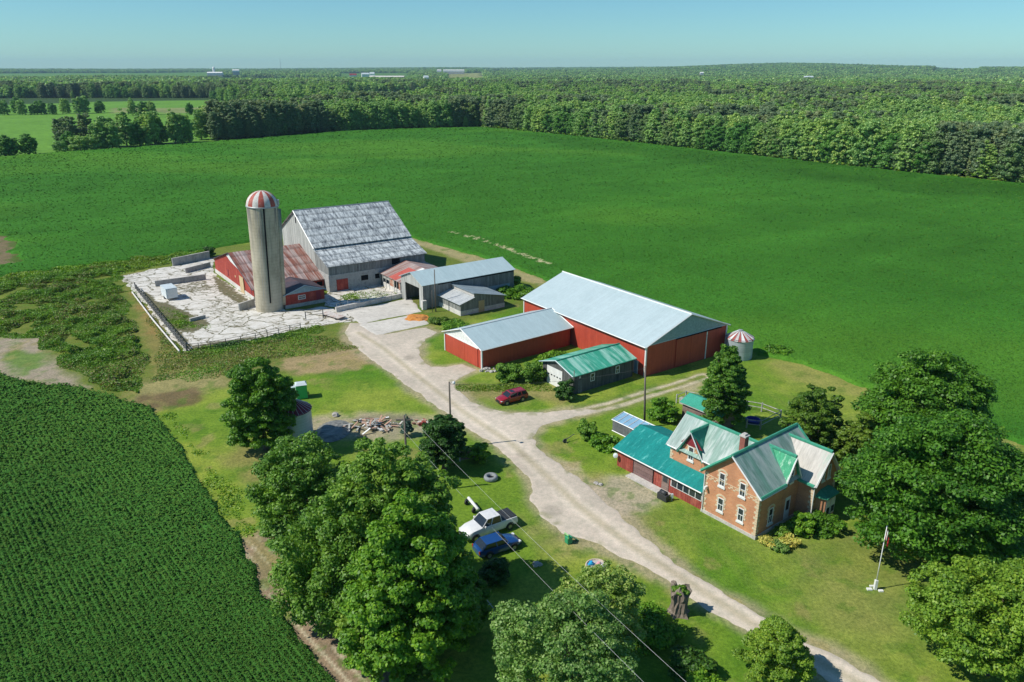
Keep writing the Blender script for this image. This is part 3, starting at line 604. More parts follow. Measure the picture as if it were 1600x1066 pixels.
def gable_roof(x0, x1, y0, y1, ez, rz, axis, oh=.35, ohg=.3, th=.1, rp=None, ez2=None):
    ez2 = ez if ez2 is None else ez2; m = MB()
    if axis == 'y':
        r = (x0 + x1) / 2 if rp is None else rp; g0, g1 = y0 - ohg, y1 + ohg
        za = ez - oh * (rz - ez) / (r - x0); zb = ez2 - oh * (rz - ez2) / (x1 - r); u = th + .02
        m.slab([(x0 - oh, g1, za + u), (x0 - oh, g0, za + u), (r, g0, rz + u), (r, g1, rz + u)], th)
        m.slab([(x1 + oh, g0, zb + u), (x1 + oh, g1, zb + u), (r, g1, rz + u), (r, g0, rz + u)], th)
    else:
        r = (y0 + y1) / 2 if rp is None else rp; g0, g1 = x0 - ohg, x1 + ohg
        za = ez - oh * (rz - ez) / (r - y0); zb = ez2 - oh * (rz - ez2) / (y1 - r); u = th + .02
        m.slab([(g0, y0 - oh, za + u), (g1, y0 - oh, za + u), (g1, r, rz + u), (g0, r, rz + u)], th)
        m.slab([(g1, y1 + oh, zb + u), (g0, y1 + oh, zb + u), (g0, r, rz + u), (g1, r, rz + u)], th)
    return m
def trimline(m, a, b, w=.16, h=.1):
    a, b = Vector(a), Vector(b); return m.tube([a, b], w * .6, 4)
def panel(par, name, mat, face, a0, a1, z0, z1, at, depth=.05, label=None):
    """thin box on a wall; face 'x-': outside is -x at x=at ; 'y-': outside is -y"""
    m = MB()
    if face == 'x-': m.box(at - depth, at + .02, a0, a1, z0, z1)
    elif face == 'y-': m.box(a0, a1, at - depth, at + .02, z0, z1)
    elif face == 'x+': m.box(at - .02, at + depth, a0, a1, z0, z1)
    elif face == 'y+': m.box(a0, a1, at - .02, at + depth, z0, z1)
    o = m.build(name, mat, par)
    if label: o['label'] = label
    return o
def window(par, face, a, z, w, h, at, frame_m=None, sill=True, arch=None):
    """frame with child pane and mullions"""
    fm = frame_m or M['white']; m = MB(); t = .09
    def bx(m, a0, a1, z0, z1, d0, d1):
        if face == 'x-': m.box(at - d1, at - d0, a0, a1, z0, z1)
        elif face == 'y-': m.box(a0, a1, at - d1, at - d0, z0, z1)
    bx(m, a - w / 2, a - w / 2 + t, z, z + h, -.02, .06); bx(m, a + w / 2 - t, a + w / 2, z, z + h, -.02, .06)
    bx(m, a - w / 2 + t, a + w / 2 - t, z + h - t, z + h, -.02, .06); bx(m, a - w / 2 + t, a + w / 2 - t, z, z + t, -.02, .06)
    bx(m, a - w / 2 + t, a + w / 2 - t, z + h * .5 - .03, z + h * .5 + .03, -.02, .045)
    bx(m, a - .02, a + .02, z + t, z + h * .5 - .03, -.02, .04)
    f = m.build('window', fm, par)
    g = MB(); bx(g, a - w / 2 + t + .004, a + w / 2 - t - .004, z + t + .004, z + h - t - .004, -.02, .015); g.build('pane', M['glass'], f)
    if sill:
        s = MB(); bx(s, a - w / 2 - .08, a + w / 2 + .08, z - .22, z - .01, -.02, .12); s.build('sill', M['white'], f)
    if arch:
        s = MB(); n = 6
        for i in range(n):
            a0 = math.pi * i / n; a1 = math.pi * (i + 1) / n; r0, r1 = w / 2 + .03, w / 2 + .27
            zz = z + h - .05
            q = [(a + math.cos(t_) * r_, zz + math.sin(t_) * r_ * .75) for t_, r_ in ((a0, r0), (a0, r1), (a1, r1), (a1, r0))]
            for zz0 in (0,): pass
            if face == 'x-': vs = [(at - .05, p, r_) for p, r_ in q] + [(at + .02, p, r_) for p, r_ in q]
            else: vs = [(p, at - .05, r_) for p, r_ in q] + [(p, at + .02, r_) for p, r_ in q]
            s.add(vs, [(0, 1, 2, 3), (7, 6, 5, 4), (0, 4, 5, 1), (1, 5, 6, 2), (2, 6, 7, 3), (3, 7, 4, 0)])
        for k in range(4):   # cream blocks down the jambs
            for sg in (-1, 1):
                c0 = a + sg * (w / 2 + .02); c1 = a + sg * (w / 2 + (.24 if k % 2 else .14)); bx(s, min(c0, c1), max(c0, c1), z + h - .3 - k * .28, z + h - .1 - k * .28, -.02, .04)
        s.build('brick_surround', M['cream'], f)
    return f

# ---------------------------------------------------------------- big red machine shed
loc, rot = frame((1007, 589), 34.9)
t = thing('machine_shed', 'largest red metal shed with long pale grey roof and red sliding doors', 'shed', loc, rot)
gable_profile(0, 18, 0, 31.2, 4.9, 8.2, 'y').build('wall', M['red'], t)
gable_roof(0, 18, 0, 31.2, 4.95, 8.25, 'y', .45, .3).build('roof', M['pale_roof'], t)
m = MB(); m.add([(0.05, -.06, 5.0), (17.95, -.06, 5.0), (9, -.06, 8.2), (0.05, -.005, 5.0), (17.95, -.005, 5.0), (9, -.005, 8.2)], [(0, 1, 2), (5, 4, 3), (0, 3, 4, 1), (1, 4, 5, 2), (2, 5, 3, 0)]); m.build('gable_panel', M['gable_blue'], t)
for b_ in ((-.1, .14, -.1, .14), (17.86, 18.1, -.1, .14), (-.1, .14, 31.1, 31.3)): MB().box(*b_, 0, 4.85).build('corner_trim', M['white'], t)
m = MB(); m.tube([(9, -.35, 8.42), (9, 31.55, 8.42)], .13, 6).tube([(-.47, -.35, 4.86), (9, -.35, 8.4)], .1, 4).tube([(18.47, -.35, 4.86), (9, -.35, 8.4)], .1, 4).tube([(-.5, -.3, 4.84), (-.5, 31.5, 4.84)], .09, 4); m.build('roof_trim', M['white'], t)
panel(t, 'door_rail', M['dark'], 'y-', 6.3, 16.6, 4.72, 4.9, 0, .16)
for a, b in ((6.4, 9.6), (9.65, 13.1)): panel(t, 'sliding_door', M['red'], 'y-', a, b, .1, 4.7, 0, .13)
panel(t, 'door_post', M['gable_white'], 'y-', 13.15, 13.32, .05, 4.7, 0, .16)
panel(t, 'drip_edge', M['slate_trim'], 'y-', .15, 17.85, 4.88, 5.0, 0, .09)
d = panel(t, 'side_door', M['white'], 'x-', 1.5, 2.5, 0, 2.15, 0, .07); panel(d, 'door_leaf', M['poly_sheet'], 'x-', 1.6, 2.2, .05, 2.05, -.07, .03)
panel(t, 'vent', M['dark'], 'x-', 18, 18.4, 3, 3.3, 0, .04)

# ---------------------------------------------------------------- smaller red machine shed
loc, rot = frame((753, 577), 37)
t = thing('machine_shed', 'smaller red metal shed with white gable beside the gravel turning area', 'shed', loc, rot)
gable_profile(0, 18.1, 0, 10.6, 3.2, 5.0, 'x').build('wall', M['red'], t)
gable_roof(0, 18.1, 0, 10.6, 3.25, 5.05, 'x', .35, .3).build('roof', M['pale_roof_x'], t)
m = MB(); m.add([(-.06, .05, 3.2), (-.06, 10.55, 3.2), (-.06, 5.3, 5.0), (-.005, .05, 3.2), (-.005, 10.55, 3.2), (-.005, 5.3, 5.0)], [(2, 1, 0), (3, 4, 5), (1, 4, 3, 0), (2, 5, 4, 1), (0, 3, 5, 2)]); m.build('gable_panel', M['gable_white'], t)
for b_ in ((-.1, .12, -.1, .12), (-.1, .12, 10.5, 10.7)): MB().box(*b_, 0, 3.15).build('corner_trim', M['white'], t)
m = MB(); m.tube([(-.32, 5.3, 5.2), (18.4, 5.3, 5.2)], .1, 6).tube([(-.34, -.37, 3.22), (-.34, 5.3, 5.2), (-.34, 10.97, 3.22)], .09, 4).tube([(18.45, -.37, 3.22), (18.45, 5.3, 5.2)], .09, 4).tube([(-.3, -.38, 3.2), (18.4, -.38, 3.2)], .09, 4); m.build('roof_trim', M['white'], t)
for a, b in ((1.0, 4.6), (4.65, 9.9)): panel(t, 'sliding_door', M['red'], 'x-', a, b, .05, 3.05, 0, .12)
panel(t, 'door_rail', M['white'], 'x-', .9, 10.2, 3.07, 3.2, 0, .13)

# ---------------------------------------------------------------- green-roofed garage
loc, rot = frame((895, 617), 36)
t = thing('garage', 'dark board garage with faded green metal roof and white overhead door', 'garage', loc, rot)
gable_profile(0, 11.8, 0, 7.0, 2.9, 4.0, 'x').build('wall', M['dark_wood'], t)
gable_roof(0, 11.8, 0, 7.0, 2.95, 4.05, 'x', .35, .4).build('roof', M['green_roof'], t)
m = MB(); m.tube([(-.42, -.37, 2.95), (-.42, 3.5, 4.2), (-.42, 7.37, 2.95)], .08, 4); m.build('bargeboard', M['slate_trim'], t)
m = MB(); m.tube([(-.4, 3.5, 4.2), (12.2, 3.5, 4.2)], .12, 6).tube([(-.4, -.38, 2.92), (12.2, -.38, 2.92)], .07, 4); m.build('ridge_cap', M['green_trim'], t)
d = panel(t, 'overhead_door', M['white'], 'x-', 2.4, 5.9, 0, 2.75, 0, .06)
for i in range(5):
    panel(d, 'door_window', M['glass'], 'x-', 2.65 + i * .66, 3.0 + i * .66, 1.45, 1.65, -.06, .015)
for a in (3.65, 8.6): window(t, 'y-', a, 1.25, .8, 1.25, 0, sill=False)
panel(t, 'side_door', M['slate_side'], 'y-', .9, 1.7, 0, 2.0, 0, .05)
panel(t, 'small_sign', M['white'], 'y-', 1.1, 1.4, 2.25, 2.55, 0, .04)

# ---------------------------------------------------------------- old gambrel-sized bank barn
loc, rot = frame((516, 457), 33.7)
t = thing('bank_barn', 'huge weathered grey timber barn with stained metal roof beside the silo', 'barn', loc, rot)
WX = 22.3
gable_profile(0, WX, 7.4, 28.9, 8.2, 14.2, 'x', 3.6, 18.3, 9.0).build('wall', M['pale_wood'], t)
m = MB(); pr = [(0, 3.6), (7.38, 3.6), (7.38, 7.75), (0, 5.55)]; vs = [(.02, a, b) for a, b in pr] + [(WX - .02, a, b) for a, b in pr]
m.add(vs, [(3, 2, 1, 0), (4, 5, 6, 7), (0, 1, 5, 4), (1, 2, 6, 5), (2, 3, 7, 6), (3, 0, 4, 7)]); m.build('lean_to_wall', M['grey_wood'], t)
MB().box(-.12, WX + .1, -.1, 29, -.5, 3.6).build('stone_base', M['stone'], t)
gable_roof(0, WX, 7.4, 28.9, 8.3, 14.3, 'x', .6, .35, .12, 18.3, 9.1).build('roof', M['barn_roof'], t)
m = MB(); m.slab([(-.35, -.45, 5.52), (WX + .4, -.45, 5.52), (WX + .4, 7.37, 7.85), (-.35, 7.37, 7.85)], .1); m.build('lean_to_roof', M['barn_roof'], t)
m = MB(); m.tube([(-.35, 18.3, 14.45), (WX + .35, 18.3, 14.45)], .14, 5).tube([(-.38, 6.8, 8.0), (-.38, 18.3, 14.4), (-.38, 29.4, 8.8)], .12, 4); m.build('roof_trim', M['galv_plain'], t)
panel(t, 'barn_door', M['red_old'], 'y-', 1.5, 4.0, .15, 2.5, -.1, .08)
panel(t, 'window_opening', M['dark'], 'y-', 7.0, 8.6, 1.5, 2.6, -.1, .03)
panel(t, 'window_opening', M['dark'], 'y-', 10.2, 11.4, 1.5, 2.5, -.1, .03)
panel(t, 'hay_door', M['dark'], 'y-', 14.3, 16.2, 4.0, 5.2, 0, .04)
panel(t, 'gable_vent', M['dark'], 'x-', 17.9, 18.5, 11.6, 13.0, 0, .04)

# ---------------------------------------------------------------- low red livestock barn, rusty roof
loc, rot = frame((398, 470.5), 35.2)
t = thing('livestock_barn', 'low red barn with rusty striped metal roof left of the silo', 'barn', loc, rot)
gable_profile(0, 15.1, 0, 28, 2.3, 7.0, 'x', .85, 14.3, 3.1).build('wall', M['red_old'], t)
MB().box(-.14, 15.1, -.1, 28.1, -.1, .85).build('foundation', M['found'], t)
gable_roof(0, 15.1, 0, 28, 2.35, 7.1, 'x', .35, .35, .1, 14.3, 3.15).build('roof', M['rust_roof'], t)
m = MB(); m.add([(-.05, 7.2, 5.0), (-.05, 15.8, 6.55), (-.05, 14.3, 6.98), (-.05, 7.2, 4.66), (-.05, 14.5, 5.5)], [(2, 1, 4, 3, 0)]); m.v = [(a, b, c) for a, b, c in m.v]
m = MB(); q = [(6.5, 4.35), (14.3, 5.3), (17.2, 6.1), (14.3, 7.0)]; m.add([(-.06, a, b) for a, b in q] + [(-.005, a, b) for a, b in q], [(3, 2, 1, 0), (4, 5, 6, 7), (0, 1, 5, 4), (1, 2, 6, 5), (2, 3, 7, 6), (3, 0, 4, 7)]); m.build('gable_panel', M['gable_white'], t)
m = MB(); m.tube([(-.36, -.37, 2.35), (-.36, 14.3, 7.2), (-.36, 28.4, 3.15)], .09, 4); m.build('bargeboard', M['dark_roof'], t)
panel(t, 'plywood_door', M['tan_wood'], 'x-', 5.9, 8.6, .05, 3.5, -.14, .05)
panel(t, 'red_hatch', M['maroon'], 'x-', 17.0, 17.8, 1.4, 2.9, 0, .05)
panel(t, 'small_hatch', M['tan_wood'], 'x-', 11.7, 12.3, 2.3, 2.7, 0, .05)
panel(t, 'side_door', M['maroon'], 'x-', 1.0, 2.0, .9, 2.4, 0, .05)
panel(t, 'window_opening', M['dark'], 'y-', 13.2, 14.4, 1.0, 1.9, 0, .04)

# ---------------------------------------------------------------- silo
sx_, sy_ = gp(422.5, 489); sx_ -= .8; sy_ += 2.5
t = thing('silo', 'tall weathered concrete silo with red and white striped dome', 'silo', (sx_, sy_, 0))
t.rotation_euler = (0, R(2.0), 0)
MB().lathe([(2.6, -.3), (2.62, 6), (2.72, 14), (2.82, 20.1)], n=40).build('stave_wall', M['silo'], t, smooth=True)
prof = [(2.9, 20.1)] + [(2.9 * math.cos(a), 20.1 + 2.75 * math.sin(a)) for a in [R(x) for x in (8, 20, 32, 44, 56, 68, 80, 88)]]
MB().lathe(prof, n=48, mif=lambda i, j: (j // 3) % 2, a0=.05).build('dome', [mott('dome_red', [(.46, .09, .06), (.36, .08, .06), (.5, .2, .15)], 1.5, rough=.6), M['found']], t, smooth=True)
MB().lathe([(2.83, 19.9), (2.96, 19.95), (2.96, 20.12), (2.88, 20.2)], n=40).build('rim', M['galv_plain'], t)
ca = math.atan2(-sy_, -sx_) + .05
m = MB(); m.tube([((2.68 + .2 * z / 20) * math.cos(ca), (2.68 + .2 * z / 20) * math.sin(ca), z) for z in (2, 8, 14, 20)], .13, 6); m.build('pipe_shadow_gap', M['dark'], t)  # thin pipe; its near-black colour stands in for the shadow gap beside it
m = MB(); cb = ca + 1.25
m.tube([((2.72 + .2 * z / 20) * math.cos(cb), (2.72 + .2 * z / 20) * math.sin(cb), z) for z in (1, 8, 14, 19.5)], .42, 10); m.build('chute', M['silo'], t, smooth=True)
m = MB(); m.box(-.5, .5, -.5, .5, 0, .9); mm = m.build('dome_hatch', M['galv_plain'], t); mm.location = (2.5 * math.cos(ca + 1.3), 2.5 * math.sin(ca + 1.3), 20.3); mm.rotation_euler = (0, 0, ca + 1.3)
m = MB()
for s_ in (-.2, .2): m.tube([((2.75 + .2 * z / 20) * math.cos(ca - .35) - s_ * math.sin(ca - .35), (2.75 + .2 * z / 20) * math.sin(ca - .35) + s_ * math.cos(ca - .35), z) for z in (2.5, 20)], .025, 4)
m.build('ladder', M['galv_plain'], t)

# ---------------------------------------------------------------- milk house
loc, rot = frame((447, 483), 36)
t = thing('milk_house', 'small red outbuilding with pale gable and dark roof at the foot of the silo', 'shed', loc, rot)
gable_profile(0, 8.0, 0, 7.6, 2.7, 4.0, 'y', .7).build('wall', M['red_old'], t)
MB().box(-.08, 8.08, -.08, 7.6, -.1, .7).build('foundation', M['stone'], t)
gable_roof(0, 8.0, 0, 7.6, 2.75, 4.05, 'y', .4, .3).build('roof', M['dark_roof'], t)
m = MB(); m.add([(0.05, -.06, 2.72), (7.95, -.06, 2.72), (4, -.06, 3.98), (0.05, -.005, 2.72), (7.95, -.005, 2.72), (4, -.005, 3.98)], [(0, 1, 2), (5, 4, 3), (0, 3, 4, 1), (1, 4, 5, 2), (2, 5, 3, 0)]); m.build('gable_panel', M['gable_blue'], t)
m = MB(); m.tube([(-.4, -.32, 2.68), (4, -.32, 4.15), (8.4, -.32, 2.68)], .08, 4); m.build('bargeboard', M['slate_trim'], t)
window(t, 'y-', 3.35, 1.4, 1.5, .85, 0, sill=False)
panel(t, 'door', M['maroon'], 'y-', 6.3, 7.3, .5, 2.5, 0, .05)
panel(t, 'side_door', M['maroon'], 'x-', 1.5, 2.4, .7, 2.4, 0, .05)

# ---------------------------------------------------------------- rusty-roofed cattle shed
loc, rot = frame((627, 462), 34)
t = thing('cattle_shed', 'low open-fronted cattle shed with rusty roof and a red patch', 'shed', loc, rot)
m = MB(); m.box(12.0, 12.2, 0, 11.5, 0, 2.2).box(.1, 12, 11.3, 11.5, 0, 2.8).box(.1, 12.0, 0, .2, 0, 2.8); m.build('wall', M['grey_wood'], t)
MB().box(-.02, .22, .2, 8.6, 0, 1.0).build('plinth', M['found'], t)
pm_ = (patchy('peeling_red', (.40, .12, .06), (.3, .12, .08), (.55, .42, .32), 1.2, (1, 1, 1), ('h', .3, .2)))
for b_ in ((3.2, 5.2), (.3, 1.0)): MB().box(0, .2, *b_, 1.0, 2.7).build('front_panel', pm_, t)
MB().box(.05, .19, 5.3, 8.5, 1.9, 2.7).build('lintel', M['pale_wood'], t)
for y in (.1, 1.9, 3.1, 5.3, 7.0, 8.6, 10.0, 11.4): MB().box(-.08, .1, y - .09, y + .09, 0, 2.75).build('post', M['pale_wood'], t)
gable_roof(.1, 12.1, 0, 11.5, 2.8, 4.5, 'y', .4, .3).build('roof', M['rust_roof_y'], t)
def on_slope(x, y, up=.0): 
    s = (4.5 - 2.8) / 6.0; return (x, y, 2.8 + (x - .1) * s + .12 + up)
m = MB(); m.slab([on_slope(-.2, 5.2, .03), on_slope(-.2, 1.9, .03), on_slope(4.6, 1.9, .03), on_slope(4.6, 5.2, .03)], .02); m.build('red_roof_patch', mott('red_roof_sheet', [(.42, .08, .06), (.5, .13, .1)], 1, rough=.6), t)
m = MB(); m.slab([on_slope(3.2, 1.7, .035), on_slope(3.2, .7, .035), on_slope(6.0, .7, .035), on_slope(6.0, 1.7, .035)], .02); m.build('pale_roof_patch', M['white'], t)

# ---------------------------------------------------------------- long grey drive shed
loc, rot = frame((662, 483), 35.5)
t = thing('drive_shed', 'long grey board shed with pale blue roof and open doorway', 'shed', loc, rot)
LX = 21.4
gr = M['grey_wood']
MB().box(0, LX, 0, .18, 0, 4.7).build('side_wall', gr, t)
MB().box(.2, LX, 8.72, 8.9, 0, 4.7).build('back_wall', gr, t)
m = MB(); pr = [(0, 0), (8.9, 0), (8.9, 4.7), (4.45, 6.35), (0, 4.7)]; m.add([(LX, a, b) for a, b in pr] + [(LX + .15, a, b) for a, b in pr], [(4, 3, 2, 1, 0), (5, 6, 7, 8, 9)] + [(i, (i + 1) % 5, (i + 1) % 5 + 5, i + 5) for i in range(5)]); m.build('end_wall', gr, t)
m = MB(); pr = [(0, 3.9), (8.9, 3.9), (8.9, 4.7), (4.45, 6.35), (0, 4.7)]; m.add([(-.02, a, b) for a, b in pr] + [(.16, a, b) for a, b in pr], [(4, 3, 2, 1, 0), (5, 6, 7, 8, 9)] + [(i, (i + 1) % 5, (i + 1) % 5 + 5, i + 5) for i in range(5)]); m.build('gable_boards', M['pale_wood'], t)
for b_ in ((0, 1.5), (7.2, 8.9)): MB().box(-.02, .16, *b_, 0, 3.9).build('front_boards', M['pale_wood'], t)
MB().box(4.9, 5.05, .2, 8.7, 0, 3.6).build('inner_wall', M['dark_wood'], t)
MB().box(-.5, .4, -.6, -.05, 0, 1.8).build('concrete_pillar', M['found'], t)
gable_roof(0, LX, 0, 8.9, 4.75, 6.4, 'x', .35, .35).build('roof', M['pale_roof_x'], t)
MB().box(14.5, 20.5, -.05, 0, .6, 2.0).build('blue_panel', M['gable_blue'], t)
MB().box(3.4, LX, -.03, 0, 4.3, 4.7).build('dark_eave_strip', M['dark'], t)  # near-black strip along the wall just below the eave

# ---------------------------------------------------------------- small monitor-roofed shed
loc, rot = frame((720, 494), 35.6)
t = thing('pig_shed', 'small dark grey shed with two-level metal roof and plywood door', 'shed', loc, rot)
m = MB(); pr = [(0, .9), (10, .9), (10, 2.35), (3.1, 3.85), (3.1, 3.15), (0, 2.3)]; k = 6
m.add([(a, 0, b) for a, b in pr] + [(a, 8.9, b) for a, b in pr], [tuple(range(k)), tuple(range(2 * k - 1, k - 1, -1))] + [(i + k, (i + 1) % k + k, (i + 1) % k, i) for i in range(k)]); m.build('wall', M['grey_wood'], t)
MB().box(-.06, 10.06, -.06, 8.95, -.1, .9).build('foundation', M['found'], t)
m = MB(); m.slab([(-.4, 9.2, 2.3), (-.4, -.35, 2.3), (3.05, -.35, 3.25), (3.05, 9.2, 3.25)], .08); m.build('lower_roof', mott('weathered_tin', [(.36, .39, .40), (.46, .48, .48), (.40, .42, .43)], .5, rough=.5, rib=('y', .7, .15)), t)
m = MB(); m.slab([(10.4, -.35, 2.4), (10.4, 9.2, 2.4), (2.75, 9.2, 4.08), (2.75, -.35, 4.08)], .08); m.build('upper_roof', mott('blue_grey_tin', [(.20, .26, .29), (.28, .34, .37)], .5, rough=.5, rib=('y', .7, .15)), t)
MB().box(3.03, 3.1, 0, 8.9, 3.28, 3.86).build('clerestory', M['conc_light'], t)
panel(t, 'plywood_door', M['tan_wood'], 'y-', 4.0, 5.3, .05, 2.3, -.06, .05)
m = MB()
for y in (1.2, 2.9, 4.6, 6.3, 8.0): m.box(-.06, .0, y - .05, y + .05, .9, 2.2)
m.box(-.06, 0, .1, 8.8, 2.1, 2.2); m.build('wall_battens', M['pale_wood'], t)
# old auger leaning from the shed eave to the drive shed
a, b = gp(661, 447, 4.4), gp(681, 459, 2.5)
t = thing('roof_trough', 'long pale board sloping from the drive shed to the pig shed', 'trough', (a[0], a[1], 0)); MB().tube([(0, 0, 4.4), (b[0] - a[0], b[1] - a[1], 2.5)], .12, 4).build('board', M['found'], t)

# ---------------------------------------------------------------- grain bins
def grain_bin(px, r, ez, pz, label, n=30, stripes=True, loc=None):
    p = loc or gp(*px); t = thing('grain_bin', label, 'grain bin', (p[0], p[1], 0))
    prof = []; z = 0
    while z < ez: prof += [(r, z), (r + .03, z + .15)]; z += .3
    prof.append((r, ez)); MB().lathe(prof, n=n).build('bin_wall', M['galv'], t, smooth=True)
    MB().lathe([(r + .15, ez - .05), (.35, pz)], n=24, mif=lambda i, j: [0, 1, 0, 2][(j // 1) % 4] if stripes else 0, a0=.1).build('cone_roof', [plain('bin_roof_red', (.36, .07, .055), .6), M['white'], plain('bin_roof_grey', (.5, .47, .45), .6)] if stripes else [M['maroon'], M['white'], M['white']], t)
    MB().lathe([(.38, pz - .03), (.38, pz + .15), (.05, pz + .25)], n=12).build('cap', M['galv_plain'], t)
    m = MB(); 
    for j in range(24):
        a = .1 + 2 * math.pi * j / 24; m.tube([((r + .15) * math.cos(a), (r + .15) * math.sin(a), ez), (.37 * math.cos(a), .37 * math.sin(a), pz + .03)], .025, 4)
    m.build('roof_ribs', M['pale_plastic'], t); return t
grain_bin((1153, 557), 2.15, 3.3, 4.4, 'round corrugated grain bin with red and white roof behind the biggest shed')
grain_bin((447, 702), 2.3, 4.3, 5.6, 'tall pale grain bin half hidden by the dark maple', stripes=False, loc=(-27.3, 86.0))

# ---------------------------------------------------------------- farmhouse
loc, rot = (24.07, 64.51, 0), R(38.5)
t = thing('farmhouse', 'orange brick farmhouse with steep worn green gables and chimney', 'house', loc, rot)
BR = M['brick']
gable_profile(0, 10.6, 0, 6.5, 5.0, 7.85, 'x', 0, 3.3).build('wall', BR, t)
gable_profile(6.9, 11.0, -1.7, 3.2, 4.7, 7.45, 'y').build('wing_wall', BR, t)
gable_profile(1.9, 7.4, 6.4, 12.7, 4.9, 7.5, 'y').build('rear_wing_wall', BR, t)
gable_profile(4.15, 6.5, -.03, 3.0, 4.7, 7.2, 'y').build('dormer_wall', BR, t)
gable_profile(1.87, 4.6, 8.4, 11.4, 4.7, 6.9, 'x').build('rear_dormer_wall', BR, t)
m = MB(); m.box(-.1, 10.7, -.1, 6.6, -.1, .35).box(6.8, 11.1, -1.8, 0, -.1, .35); m.build('foundation', M['conc_light'], t)
rf = gable_roof(0, 10.6, 0, 6.5, 5.05, 7.95, 'x', .35, .35, .1, 3.3).build('roof', M['house_roof'], t)
gable_roof(6.9, 11.0, -1.7, 3.3, 4.75, 7.5, 'y', .35, .35).build('wing_roof', M['wing_roof'], t)
gable_roof(1.9, 7.4, 4.0, 12.7, 4.95, 7.6, 'y', .35, .35).build('rear_roof', M['house_roof_y'], t)
gable_roof(4.15, 6.5, 0.0, 3.2, 4.75, 7.45, 'y', .25, .3, .09).build('dormer_roof', M['green_worn'], t)
gable_roof(1.9, 4.7, 8.4, 11.4, 4.75, 7.35, 'x', .25, .35, .09).build('rear_dormer_roof', M['green_dark'], t)
m = MB(); E_ = .17
for a, b in (((-.37, 3.3, 8.08), (10.97, 3.3, 8.08)), ((8.95, -2.05, 7.62), (8.95, 3.2, 7.62)), ((4.65, 3.5, 7.72), (4.65, 13.05, 7.72)), ((5.32, -.3, 7.57), (5.32, 3.1, 7.57)), ((1.55, 9.9, 7.47), (4.6, 9.9, 7.47)),
             ((-.36, -.3, 4.85), (4.0, -.3, 4.85)), ((-.36, 6.8, 4.9), (-.36, 3.3, 8.04)), ((10.96, -.3, 4.85), (10.96, 3.3, 8.04)), ((6.53, -1.9, 4.45), (6.53, 0, 4.45)),
             ((3.9, 0, 4.75), (5.32, 2.8, 7.6)), ((6.75, 0, 4.75), (5.32, 2.8, 7.6))): m.tube([a, b], E_, 5)
m.build('ridge_cap', M['green_trim'], t)
m = MB()
for a, b in (((-.38, -.37, 4.78), (-.38, 3.3, 8.0)), ((-.38, -.37, 4.76), (-.38, 6.85, 4.76))): pass
m.tube([(-.39, -.4, 4.74), (-.39, 3.3, 7.96), (-.39, 6.9, 4.8)], .1, 4)
m.tube([(6.5, -2.08, 4.4), (8.95, -2.08, 7.5), (11.4, -2.08, 4.4)], .1, 4).tube([(3.85, -.33, 4.6), (5.32, -.33, 7.45), (6.8, -.33, 4.6)], .08, 4)
m.tube([(1.52, 8.1, 4.6), (1.52, 9.9, 7.35), (1.52, 11.7, 4.6)], .08, 4).tube([(1.5, 12.9, 4.75), (1.5, 11.7, 4.75)], .08, 4).tube([(1.5, 8.1, 4.75), (1.5, 6.9, 4.75)], .08, 4)
m.tube([(1.5, 13.1, 4.7), (4.65, 13.1, 7.6)], .08, 4).tube([(6.48, -2.0, 4.42), (6.48, -.3, 4.42)], .08, 4); m.build('bargeboard', M['white'], t)
MB().tube([(-.36, -.42, 4.72), (4.0, -.42, 4.72)], .07, 5).build('gutter', M['white'], t)
for a, b in (((6.75, -1.85, 4.3), (6.75, -1.85, .2)), ((-.12, 6.45, 4.6), (-.12, 6.45, .1))): MB().tube([a, b], .06, 6).build('downpipe', M['white'], t)
m = MB(); q = [(8.45, 5.7), (11.35, 5.7), (9.9, 7.15)]; m.add([(1.80, a, b) for a, b in q] + [(1.86, a, b) for a, b in q], [(2, 1, 0), (3, 4, 5), (0, 1, 4, 3), (1, 2, 5, 4), (2, 0, 3, 5)]); m.build('maroon_gable', M['maroon'], t)
m = MB(); m.box(2.2, 2.85, 3.75, 4.35, 6.5, 9.0); ch = m.build('chimney', mott('dark_brick', [(.24, .08, .06), (.32, .12, .09)], 3, rough=.9), t)
m = MB(); m.box(2.12, 2.93, 3.67, 4.43, 9.0, 9.12).box(2.3, 2.75, 3.85, 4.25, 9.12, 9.3); m.build('chimney_cap', M['conc_light'], ch)
# cream quoins at the corners and a cream band under the eaves
def quoin(cx, cy, sx, sy, z0, z1):
    m = MB()
    z = z0; i = 0
    while z < z1 - .2:
        a, b = (.42, .24) if i % 2 else (.24, .42)
        x0, x1 = sorted((cx - sx * .035, cx + sx * a)); y0, y1 = sorted((cy - sy * .035, cy + sy * b)); m.box(x0, x1, y0, y1, z, z + .24); z += .3; i += 1
    m.build('quoins', M['cream'], t)
quoin(0, 0, 1, 1, .4, 4.9); quoin(0, 6.5, 1, -1, .4, 4.9); quoin(6.9, -1.7, 1, 1, .4, 4.5); quoin(11.0, -1.7, -1, 1, .4, 4.5); quoin(1.9, 12.7, 1, -1, 3, 4.8)
m = MB()
for k in range(11):
    y = .15 + k * .58
    if not (1.4 < y + .3 < 2.4 or 3.9 < y + .3 < 4.95): m.box(-.035, .01, y, y + .34, 4.30, 4.42); m.box(-.035, .01, y + .29, y + .58, 4.12, 4.24)
    m.box(-.03, .01, y, y + .55, 4.52, 4.6)
for k in range(8): m.box(.3 + k * .45, .55 + k * .45, -.035, .01, 4.3, 4.42)
for k in range(5): m.box(1.865, 1.9, 6.9 + k * .3, 7.1 + k * .3, 4.3, 4.42)
m.build('cream_band', M['cream'], t)
for y, z in ((1.95, 3.95), (4.4, 4.0), (1.85, 1.15), (4.3, 1.15)): window(t, 'x-', y, z, .72, 1.5, 0, arch=True)
window(t, 'x-', 9.9, 4.0, .75, 1.6, 1.87, arch=True)
